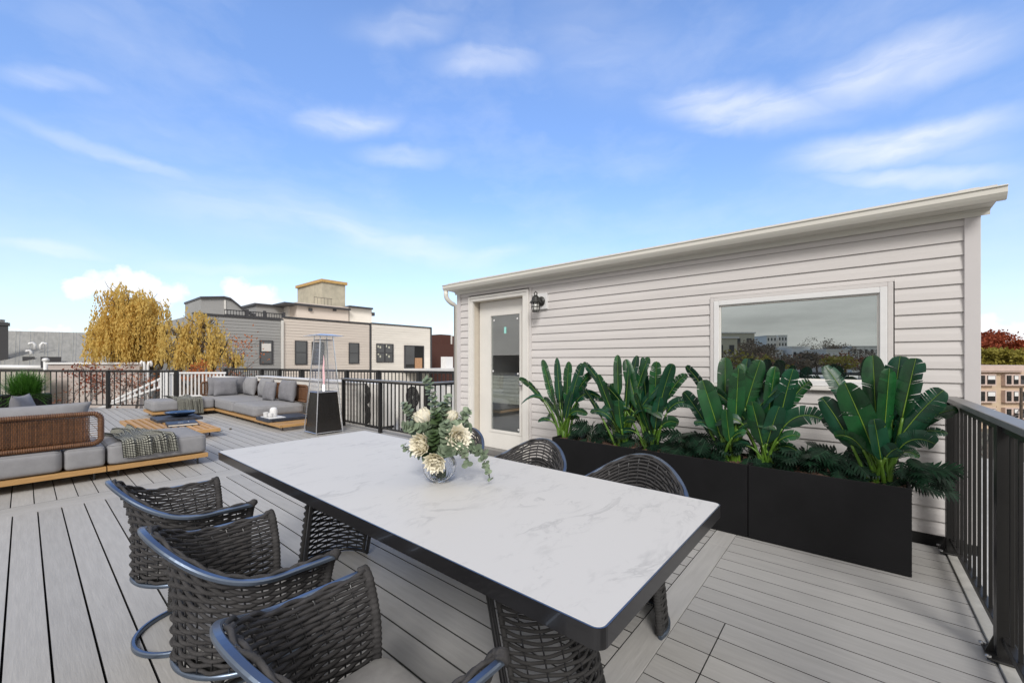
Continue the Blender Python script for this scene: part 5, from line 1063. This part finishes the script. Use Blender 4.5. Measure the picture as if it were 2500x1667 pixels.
protea(1036,1022,.01, rt*-.62+up*.80+toc*.05, .075, .30, 1); protea(1118,1068,-.05, rt*.30+up*.18+toc*.95, .070, .95, 2); protea(1030,1085,-.05, rt*-.50+up*.12+toc*.8, .070, .80, 3); protea(1063,1127,-.075, rt*-.10+up*-.28+toc*.9, .062, .90, 4); protea(1100,1020,.055, rt*.25+up*.9-toc*.1, .060, .25, 5); protea(1130,1105,.05, rt*.8+up*-.1+toc*.1, .042, .4, 6)
def euca(pts, nl, size, seed, m='euca'):
    nl = int(nl*2.0); rr = random.Random(seed); P = [B_(*p) for p in pts]; path = []
    if len(P) == 2: P = [P[0], (P[0]+P[1])/2+Vector((0,0,.012)), P[1]]
    path = bez(P[0], P[1]*2-(P[0]+P[2])/2, P[2], 16); mb = MB()
    st_ = MB().tube(path, [.0022-.0014*i/16 for i in range(17)], 4)
    for i in range(nl):
        t = (i+.5)/nl; q = t*16; k = min(int(q), 15); p = path[k].lerp(path[k+1], q-k); d = (path[k+1]-path[k]).normalized(); a0 = i*1.25+rr.uniform(-.3,.3); u = d.orthogonal().normalized(); v = d.cross(u)
        for sg in (0, PI):
            a = a0+sg; o = u*math.cos(a)+v*math.sin(a); r = size*1.28*(1.02-.32*t)*rr.uniform(.75,1.12); c = p+o*r*.85+d*r*.25; nr_ = (d*.6+toc*.75+up*.35+Vector((rr.uniform(-.6,.6),rr.uniform(-.6,.6),rr.uniform(-.4,.4)))); nr_ = (nr_-o*nr_.dot(o)*.8).normalized(); e1 = (o-nr_*o.dot(nr_)).normalized(); e2 = nr_.cross(e1); n = 9
            mb.add([c]+[c+(e1*math.cos(2*PI*j/n)*1.05+e2*math.sin(2*PI*j/n))*r*(1.0 if j else 1.12)+nr_*r*.16 for j in range(n)], [(0,1+j,1+(j+1)%n) for j in range(n)])
    o_ = mb.build('eucalyptus_sprig', M[m], bq, smooth=True); st_.build('sprig_stem', M['twig'], o_)
for i, (pts, nl, sz) in enumerate((([(1068,1105,0),(1062,1000,.02),(1040,922,.03)],17,.0155),([(1070,1100,0),(1080,1030,.03),(1096,965,.05)],13,.0165),([(1062,1108,0),(1015,1030,.03),(984,985,.04)],12,.014),([(1060,1110,-.02),(1015,1050,-.02),(986,1042,-.03)],11,.0165),
        ([(1075,1108,0),(1110,1050,.03),(1146,1000,.05)],13,.0165),([(1080,1110,0),(1120,1060,.05),(1148,1045,.07)],11,.0155),([(1078,1112,-.03),(1150,1085,-.03),(1197,1172,-.05)],16,.0135),([(1078,1112,-.01),(1120,1092,.0),(1186,1108,.02)],11,.0155),([(1082,1110,-.05),(1115,1085,-.07),(1142,1136,-.08)],10,.0145),
        ([(1068,1106,0),(1070,1050,-.03),(1062,1008,-.04)],12,.017),([(1070,1106,0),(1085,1070,-.06),(1088,1030,-.06)],11,.0165),([(1064,1106,0),(1050,1060,.03),(1045,1030,.05)],10,.016),([(1066,1108,0),(1062,1075,-.06),(1058,1055,-.075)],8,.017),([(1070,1108,0),(1090,1085,.06),(1110,1040,.09)],10,.016),([(1062,1112,-.03),(1010,1105,-.03),(985,1085,-.01)],7,.012),([(1070,1106,.02),(1050,1050,.0),(1030,1045,-.02)],11,.016),([(1072,1106,.02),(1100,1060,.02),(1112,1035,.0)],11,.016),([(1070,1106,.03),(1078,1040,.05),(1075,985,.05)],13,.015),([(1074,1110,-.04),(1090,1095,-.07),(1100,1112,-.085)],8,.015))): euca(pts, nl, sz, 60+i, 'eucad' if i in (9,12) else 'euca')
gl = MB(); rr = random.Random(9)
for i in range(110):
    a = rr.uniform(0, 2*PI); el_ = rr.uniform(-.25,1.2); d = Vector((math.cos(a)*math.cos(el_), math.sin(a)*math.cos(el_), math.sin(el_))); b = neck+Vector((0,0,.01))+d*rr.uniform(.0,.06); L_ = rr.uniform(.035,.065); s_ = d.orthogonal().normalized()*.010; s_ = Matrix.Rotation(rr.uniform(0,6), 3, d) @ s_; gl.add([b, b+d*L_*.45-s_, b+d*L_*.5, b+d*L_*.45+s_, b+d*L_], [(0,1,2),(0,2,3),(1,4,2),(2,4,3)])
gl.build('filler_leaves', M['eucad'], bq, smooth=True)
sm_ = MB()
for i in range(26): a = rr.uniform(0, 2*PI); r = rr.uniform(.0,.026); sm_.tube([neck+Vector((r*math.cos(a),r*math.sin(a),.01)), vc+Vector((-r*1.8*math.cos(a),-r*1.8*math.sin(a),.018))], .0032, 5)
sm_.build('stems', M['eucad'], bq, smooth=True)
# ================================================================ trees and brush
def leaf_quads(mb, P, sz, rg, aniso=None):       # many small leaf faces at points P
    n = len(P); a = rg.normal(size=(n,3)); a /= np.linalg.norm(a, axis=1, keepdims=True); b = np.cross(a, rg.normal(size=(n,3))); b /= np.linalg.norm(b, axis=1, keepdims=True)
    if aniso is not None: a = a*.35+np.array(aniso); a /= np.linalg.norm(a, axis=1, keepdims=True); b = np.cross(a, rg.normal(size=(n,3))); b /= np.linalg.norm(b, axis=1, keepdims=True)
    s = sz*rg.uniform(.6,1.35,size=(n,1)); a = a*s; b = b*s*.45; V = np.stack([P-a, P+b, P+a, P-b], 1).reshape(-1,3); o = len(mb.v)
    mb.v += [tuple(q) for q in V]; mb.f += [(o+4*i,o+4*i+1,o+4*i+2,o+4*i+3) for i in range(n)]; mb.mi += [0]*n
def limb(mb, a, b, r0, r1, rr, wob=.12, n=7):
    a, b = Vector(a), Vector(b); L_ = (b-a).length; pts = []
    for i in range(n+1): t = i/n; q = a.lerp(b, t); k = math.sin(PI*t)*wob*L_; pts.append(q+Vector((rr.uniform(-k,k),rr.uniform(-k,k),rr.uniform(-k,k)*.5)))
    mb.tube(pts, [r0+(r1-r0)*i/n for i in range(n+1)], 6); return pts
def willow(name, label, c, rx, ry, ztop, zbot, nstr, seed, m, lobes, leaf=.078):
    rr = random.Random(seed); rg = np.random.default_rng(seed); root = empty(name, (c.x,c.y,-9), label, 'tree', 'yellow willows behind the deck'); tk = MB(); P = []; D = []
    fork = Vector((c.x, c.y, -2.0)); limb(tk, (c.x+.2,c.y,-9), fork, .42, .30, rr, .03)
    tw = MB()
    for (lx, ly, lz, lr) in lobes:
        top = Vector((c.x+lx*RT[0]+ly*FW[0], c.y+lx*RT[1]+ly*FW[1], lz)); limb(tk, fork, top-Vector((0,0,lr*.3)), .2, .05, rr, .06, 9)
        for k in range(9):
            a = rr.uniform(0, 2*PI); limb(tw, top-Vector((0,0,lr*rr.uniform(.3,1.2))), top+Vector((math.cos(a)*lr*rr.uniform(.6,1.35), math.sin(a)*lr*rr.uniform(.6,1.3), lr*rr.uniform(-.3,.85))), .032, .006, rr, .1, 6)
        for kk in range(int(nstr*.058*lr*lr)+2):          # the strands hang in bunches from the twig ends
            a = rr.uniform(0, 2*PI); q = math.sqrt(rr.random()); h_ = math.sqrt(max(0, 1-q*q)); hz_ = (h_-.5)*lr*rr.uniform(.1,1.0)+rr.gauss(0,.16)*lr; Lb = rr.uniform(.4,1.05)
            c0 = top+Vector((math.cos(a)*q*lr, math.sin(a)*q*lr, hz_))
            for k in range(rr.randint(5,12)):
                s0 = c0+Vector((rr.gauss(0,.12), rr.gauss(0,.12), rr.gauss(0,.14))); L_ = Lb*rr.uniform(.7,1.1)*max(.5, s0.z-zbot)*(.55+.45*q); L_ = min(L_, rr.uniform(1.2,3.6)); ox, oy = math.cos(a)*.14*q, math.sin(a)*.14*q; n_ = max(5, int(L_/.105)); sw = rr.uniform(-.06,.06)
                for i in range(n_): t = i/n_; P.append((s0.x+ox*L_*math.sqrt(t)+sw*t*t*L_+rr.gauss(0,.028), s0.y+oy*L_*math.sqrt(t)+rr.gauss(0,.028), s0.z+.10*math.sin(PI*min(1,t*3))-L_*t))
    mb = MB(); leaf_quads(mb, np.array(P), leaf, rg, aniso=(0,0,-1)); mb.build('crown', m, root); tk.build('trunk', M['bark'], root, smooth=True); tw.build('branches', M['bark'], root, smooth=True); return root
c1 = W(318, 880, 20.5)
willow('willow_tree', 'tall golden willow with drooping crown left of the houses', c1, 2, 2, 5.6, .75, 560, 21, M['willow'],
       [(-.05,0,4.35,1.05),(.45,.2,3.9,.85),(-.85,.3,3.35,.85),(.85,-.3,3.15,.72),(-.3,-.5,2.6,1.0),(-1.25,.2,2.55,.55),(.75,.3,2.2,.75),(-.25,.4,1.9,.85),(.35,0,1.7,.75),(1.15,.1,1.75,.5),(1.7,.1,2.1,.5),(1.55,.2,2.9,.38)])
c2 = W(470, 880, 18.5)
willow('willow_tree', 'lower spreading golden willow in front of the grey house', c2, 2, 2, 4, .65, 470, 22, M['willow2'],
       [(-.62,0,2.75,.50),(.30,.2,3.05,.52),(-.15,.1,2.35,.45),(.78,0,2.35,.48),(1.25,0,1.95,.42),(-1.0,.2,1.9,.45),(-.45,-.3,1.75,.55),(.25,-.2,1.75,.5),(1.75,.2,1.35,.42),(1.0,-.3,1.3,.42)])
def bare_tree(name, label, base, h_, seed, m, leafm=None, nleaf=0, spread=1., sz=.09, group=None, depth=4, r=.12):
    rr = random.Random(seed); rg = np.random.default_rng(seed); root = empty(name, base, label, 'tree', group); tk = MB(); tips = []
    def grow(a, d, L_, r_, k):
        b = a+d*L_; pts = limb(tk, a, b, r_, r_*.62, rr, .07, 4); tips.append(b)
        if k == 0: return
        for i in range(rr.choice((2,3,3))):
            ax = Vector((rr.gauss(0,1),rr.gauss(0,1),rr.gauss(0,.4))); nd = (d+ax.normalized()*.75*spread).normalized(); nd.z = nd.z*.85+.12; grow(pts[rr.choice((2,3,4))], nd.normalized(), L_*rr.uniform(.62,.82), r_*.58, k-1)
    grow(Vector(base), Vector((rr.uniform(-.1,.1),rr.uniform(-.1,.1),1)).normalized(), h_*.32, r, depth)
    tk.build('branches', m, root)
    if leafm:
        T = np.array([tuple(t) for t in tips]); I = rg.integers(0, len(T), nleaf); P = T[I]+rg.normal(size=(nleaf,3))*h_*.055; mb = MB(); leaf_quads(mb, P, sz, rg); mb.build('leaves', leafm, root)
    return root
for i, (px, py, dd, h_, lab) in enumerate(((545,905,22.5,6.4,'thin bare tree with a few rust leaves in front of the grey house'),(412,905,24,6.6,'thin bare dark twigged tree between the two willows'),(250,905,21.5,4.0,'bare twiggy sapling at the left foot of the tall willow'))):
    p_ = W(px, py, dd); p_.z = -2.2; bare_tree('bare_tree', lab, p_, h_, 80+i, M['barkg'], M['orangeleaf'] if i == 0 else None, 420, .75, .075, r=.07)
for i, (px, py, dd, h_, lm, nl, lab) in enumerate(((215,985,14.6,1.9,'redleaf',230,'red leaved shrub behind the railing above the near sofa'),(268,990,14.8,2.0,'brush',160,'twiggy brown shrub behind the second post of the left railing'),(160,990,15.2,1.7,'brush',150,'twiggy brown shrub beside the grass planter'),(330,992,14.6,1.9,'brush',200,'tangled dry shrub under the white stair handrail'),
        (362,985,15.8,1.8,'orangeleaf',170,'dry shrub with orange leaves left of the white stair posts'),(488,925,16.5,1.5,'orangeleaf',560,'bright orange shrub over the white stair railing'),(300,960,16.5,2.1,'redleaf',150,'reddish shrub behind the middle of the left railing'),(560,925,17.5,1.5,'brush',420,'dull brown shrub behind the corner of the far sofa'),(236,935,16.0,1.6,'redleaf',260,'red shrub in front of the low pinkish building'))):
    p_ = W(px, py, dd); p_.z = min(-.25, p_.z-.5); bare_tree('shrub', lab, p_, h_+.35, 100+i, M['barkg'], M[lm], nl, 1.25, .05, 'shrubs behind the left railing', 4, .035)
def garden(px0, px1, d0, d1, z):
    a, b, c, d = W(px0,900,d0), W(px1,900,d0), W(px1,900,d1), W(px0,900,d1); m_ = MB().add([(p.x,p.y,z) for p in (a,b,c,d)], [(0,1,2,3)]); return tag(m_.build('lower_terrace', mat('leaf_litter', (.36,.32,.28), .95, var=.45, vscale=1.4), None), kind='structure')
garden(-200, 600, 13.4, 19, -.9)
# ---- white stair handrails climbing to a pair of white posts
ws = empty('white_stair_railing', W(402,960,13.6), 'white wooden stair railing rising to square posts beyond the black railing', 'railing'); m_ = MB()
def beam(mb, a, b, hw_, hh):
    a, b = Vector(a), Vector(b); d = (b-a).normalized(); s_ = Vector((-d.y,d.x,0)).normalized()*hw_; u = Vector((0,0,hh)); mb.add([a-s_-u,a+s_-u,a+s_+u,a-s_+u,b-s_-u,b+s_-u,b+s_+u,b-s_+u], [(0,3,2,1),(4,5,6,7),(0,1,5,4),(1,2,6,5),(2,3,7,6),(3,0,4,7)])
dS = 13.6; hA, hB, lA, lB = W(274,979,13.4), W(393,924,dS), W(240,997,13.3), W(393,944,dS)
beam(m_, hA, hB, .04, .035); beam(m_, lA, lB, .04, .035); beam(m_, hA, hA-Vector((0,0,.22)), .04, .03); m_.build('stair_handrail', M['white'], ws); m_ = MB()
for i in range(10): t = (i+.6)/10; a = hA.lerp(hB, t); m_.box(a.x-.02,a.x+.02,a.y-.02,a.y+.02,a.z-.30,a.z)
m_.build('stair_baluster', M['white'], ws); 
for (p0_, p1_, yt) in ((394.5,404,903),(407,416,906)):
    a, b = W(p0_,yt,dS), W(p1_,yt,dS); m_ = MB().obox((a.x,a.y),(b.x,b.y),.12,-1.2,a.z); m_.build('post', M['white'], ws)
ha, hb = W(416,910,dS), W(552,910,14.3); m_ = MB(); beam(m_, ha, hb, .045, .03); beam(m_, ha-Vector((0,0,.78)), hb-Vector((0,0,.78)), .03, .03); m_.build('hand_rail', M['white'], ws); m_ = MB()
for i in range(15): t = (i+.5)/15; a = ha.lerp(hb, t); m_.box(a.x-.019,a.x+.019,a.y-.019,a.y+.019,a.z-.78,a.z-.03)
m_.build('baluster', M['white'], ws)
p_ = W(357,905,18.5)
for i, dx_ in enumerate((-.08,.08)):
    q = Vector((p_.x+dx_*RT[0]*1.0, p_.y+dx_*RT[1], -1)); m_ = MB().tube([q, q+Vector((0,0,2.1)), q+Vector((dx_*.3,0,2.27)), q+Vector((dx_*1.0,0,2.3)), q+Vector((dx_*1.5,0,2.2)), q+Vector((dx_*1.55,0,2.05))], .05, 8); tag(m_.build('vent_pipe', M['white'], None, smooth=True), 'white gooseneck vent pipe in front of the willow, '+('left' if i == 0 else 'right')+' of a pair', 'pipe', 'white vent pipes by the willow')
# ---- wooded hill past the apartment block
def crown_tree(label, c, rx, rz, seed, m, n=1500, sz=.5, group='autumn trees on the hill', name='autumn_tree', base=-9.):
    rr = random.Random(seed); rg = np.random.default_rng(seed); root = empty(name, (c.x,c.y,base), label, 'tree', group); tk = MB(); limb(tk, (c.x,c.y,base), (c.x,c.y,c.z), .4, .12, rr, .03); cl = []
    for k in range(26):
        v = rg.normal(size=3); v /= np.linalg.norm(v); r = rg.uniform(.35,1)**.5; cl.append((c.x+v[0]*rx*r, c.y+v[1]*rx*r, c.z+v[2]*rz*r)); 
        if k % 3 == 0: limb(tk, (c.x,c.y,c.z-rz*.7), cl[-1], .1, .03, rr, .05)
    cl = np.array(cl); I = rg.integers(0, len(cl), n); P = cl[I]+rg.normal(size=(n,3))*np.array([rx*.20,rx*.20,rz*.17]); mb = MB(); leaf_quads(mb, P, sz, rg); mb.build('crown', m, root); tk.build('trunk', M['bark'], root)
hl = [(2400,826,118,'redleaf',3.6,'dark red tree crown on the hill beside the stair house corner'),(2432,824,120,'redleaf',4.6,'tallest dark red tree crown on the hill'),(2462,838,122,'redleaf',4.2,'dark red tree right of the tallest one on the hill'),(2488,852,118,'redleaf',3.2,'rusty tree at the right picture edge on the hill'),(2505,836,126,'orangeleaf',3.6,'orange tree at the right picture edge, topmost'),
      (2398,862,98,'yelgreen',3.2,'yellow green tree next to the stair house corner, lower row'),(2425,860,100,'yelgreen',3.0,'yellow green tree in the lower row above the apartment roof'),(2452,864,97,'yelgreen',3.2,'green tree in the middle of the lower row on the hill'),(2478,868,99,'yelgreen',3.0,'green tree near the right picture edge, lower row'),(2508,866,97,'yelgreen',3.3,'yellow green tree cut by the right picture edge'),(2380,838,112,'redleaf',3.6,'red tree mostly hidden by the stair house corner')]
for i, (px, py, dd, mm, r_, lab) in enumerate(hl):
    c_ = W(px, py+14, dd); crown_tree(lab, c_, r_, r_*.72, 130+i, M[mm], 2100, .42)
hm = MB().grid(lambda u, v: tuple(W(2150+700*u, 905-30*math.sin(PI*min(1,v*1.6))*(.8+.2*math.sin(9*u)), 86+60*v)), 20, 8); tag(hm.build('hill', mat('hill_scrub', (.085,.075,.030), .95, col2=(.14,.055,.03), vscale=.15), None, smooth=True), kind='structure')
up_ = W(2493,1000,34); m_ = MB(); m_.tube([(up_.x,up_.y,-9),(up_.x,up_.y,W(2493,946,34).z)], .09, 8); o_ = tag(m_.build('utility_pole', M['bark'], None), 'brown wooden utility pole in front of the apartment block at right edge', 'pole')
p_ = W(2420,1000,36); p_.z = -9; bare_tree('bare_tree', 'bare twiggy tree in front of the lower windows of the apartment block', p_, 9.0, 150, M['barkg'], M['brush'], 200, 1.0, .07, r=.12)
# ================================================================ what the window glass mirrors: the town behind the camera
def mir(px, py, d): q = W(px, py, d); return Vector((2*WX-q.x, q.y, q.z))
def mblock(name, label, px0, px1, py0, d, dep, m, floors=0, cols=0, roofstuff=False, cat='building', group='town seen in the window glass'):
    a, b = mir(px0, py0, d), mir(px1, py0, d); zt = a.z; root = empty(name, (a.x,a.y,-9), label, cat, group); t = (b-a); t.z = 0; L_ = t.length; t.normalize(); nn = Vector((-1,0,0)); nn = (nn-t*nn.dot(t)).normalized()
    p = [a, b, b+nn*dep, a+nn*dep]; mb = MB(); mb.add([(q.x,q.y,-9) for q in p]+[(q.x,q.y,zt) for q in p], [(0,3,2,1),(4,5,6,7),(0,1,5,4),(1,2,6,5),(2,3,7,6),(3,0,4,7)]); mb.build('wall', m, root)
    rf = MB(); e = [a-t*.2-nn*.2, b+t*.2-nn*.2, b+t*.2+nn*(dep+.2), a-t*.2+nn*(dep+.2)]; rf.add([(q.x,q.y,zt+.002) for q in e]+[(q.x,q.y,zt+.25) for q in e], [(0,3,2,1),(4,5,6,7),(0,1,5,4),(1,2,6,5),(2,3,7,6),(3,0,4,7)]); rf.build('roof_edge', M['trim'], root)
    for i in range(floors):
        for j in range(cols):
            q = a+t*(L_*(j+.28)/cols)-nn*.04; r_ = a+t*(L_*(j+.72)/cols)-nn*.04; z = zt-1.0-2.9*i; w_ = MB(); w_.add([(q.x,q.y,z-1.5),(r_.x,r_.y,z-1.5),(r_.x,r_.y,z),(q.x,q.y,z)], [(0,1,2,3)]); w_.build('window', M['fascia'], root)
    return root
mblock('corner_building', 'beige flat roofed building mirrored at the left of the big window', 1690, 1800, 826, 62, 20, mat('beige_render', (.58,.53,.40), .7, var=.08), 3, 4); mblock('corner_building', 'low beige building with a rooftop terrace mirrored in the window', 1680, 1842, 814, 84, 20, mat('beige_render_far', (.55,.51,.40), .7, var=.08), 1, 6)
mblock('tower_block', 'pale tower block mirrored in the window, left of a pair', 1872, 1896, 820, 210, 14, M['hcream'], 5, 3); mblock('tower_block', 'pale tower block mirrored in the window, right of a pair', 1900, 1922, 819, 214, 14, M['trim'], 5, 3)
mblock('town_house', 'white terraced building mirrored below the towers', 1868, 1912, 856, 92, 12, M['trim'], 3, 5); mblock('town_house', 'white gabled house mirrored in the middle of the window', 1933, 1978, 848, 90, 12, M['white'], 2, 3); mblock('town_house', 'low white house mirrored at the right of the window', 2018, 2070, 855, 84, 12, M['trim'], 2, 4); mblock('town_house', 'far cream house mirrored at the right edge of the window', 2080, 2150, 846, 150, 14, M['hcream'], 1, 5)
for i, (px, py, dd, r_, lab) in enumerate(((1825,862,70,2.6,'bare brown tree mirrored beside the beige building'),(1858,868,66,2.2,'bare tree mirrored below the towers'),(1998,852,105,3.4,'round bare tree mirrored right of the white house'),(2046,856,108,2.6,'round brown tree mirrored near the right of the window'),(1962,880,60,1.5,'small brown tree mirrored in front of the white house'),(2100,868,120,3.0,'brown tree mirrored at the window edge'))):
    c_ = mir(px, py, dd); crown_tree(lab, c_, r_*1.15, r_*.8, 170+i, M['twiggy'], 1500, .20, 'brown trees seen in the window glass', 'brown_tree')
rz_ = random.Random(31)
for i in range(14):
    px = 1765+28*i+rz_.uniform(-8,8); dd = rz_.uniform(46,75); c_ = mir(px, rz_.uniform(878,892), dd); r_ = rz_.uniform(1.1,2.0)
    crown_tree(('small brown shrub','small olive shrub','small tan shrub')[i % 3]+' low in the mirrored town in the window', c_, r_*1.3, r_*.7, 210+i, M[('twiggy','yelgreen','brush')[i % 3]], 420, .22, 'shrubs seen in the window glass', 'low_shrub')
q = mir(1900, 880, 260); rg_ = MB().grid(lambda u, v: (q.x-10*v-40*math.sin(5*u), -160+420*u, -9+(H+9+260*.018)*(1-abs(2*v-1))), 60, 4); tag(rg_.build('distant_ridge', mat('ridge_brown', (.085,.065,.045), .95, var=.35, vscale=.06), None, smooth=True), kind='structure')
for i in range(5):
    a = mir(1760+70*i, 905, 24+3*(i % 2)); b_ = MB(); s_ = 3.2; b_.box(a.x-s_,a.x+s_,a.y-s_,a.y+s_,-9,H-.028*26+.1*(i % 3)-.25); tag(b_.build('flat_roof_house', (M['hcream'], M['htan'], M['trim'], M['concrete'], M['hcream'])[i], None, bevel=.05), ('flat roofed cream house','flat roofed tan house','flat roofed white house','flat roofed plaster house','last flat roofed cream house')[i]+' just below the deck, mirrored in the window', 'house', 'low houses seen in the window glass')
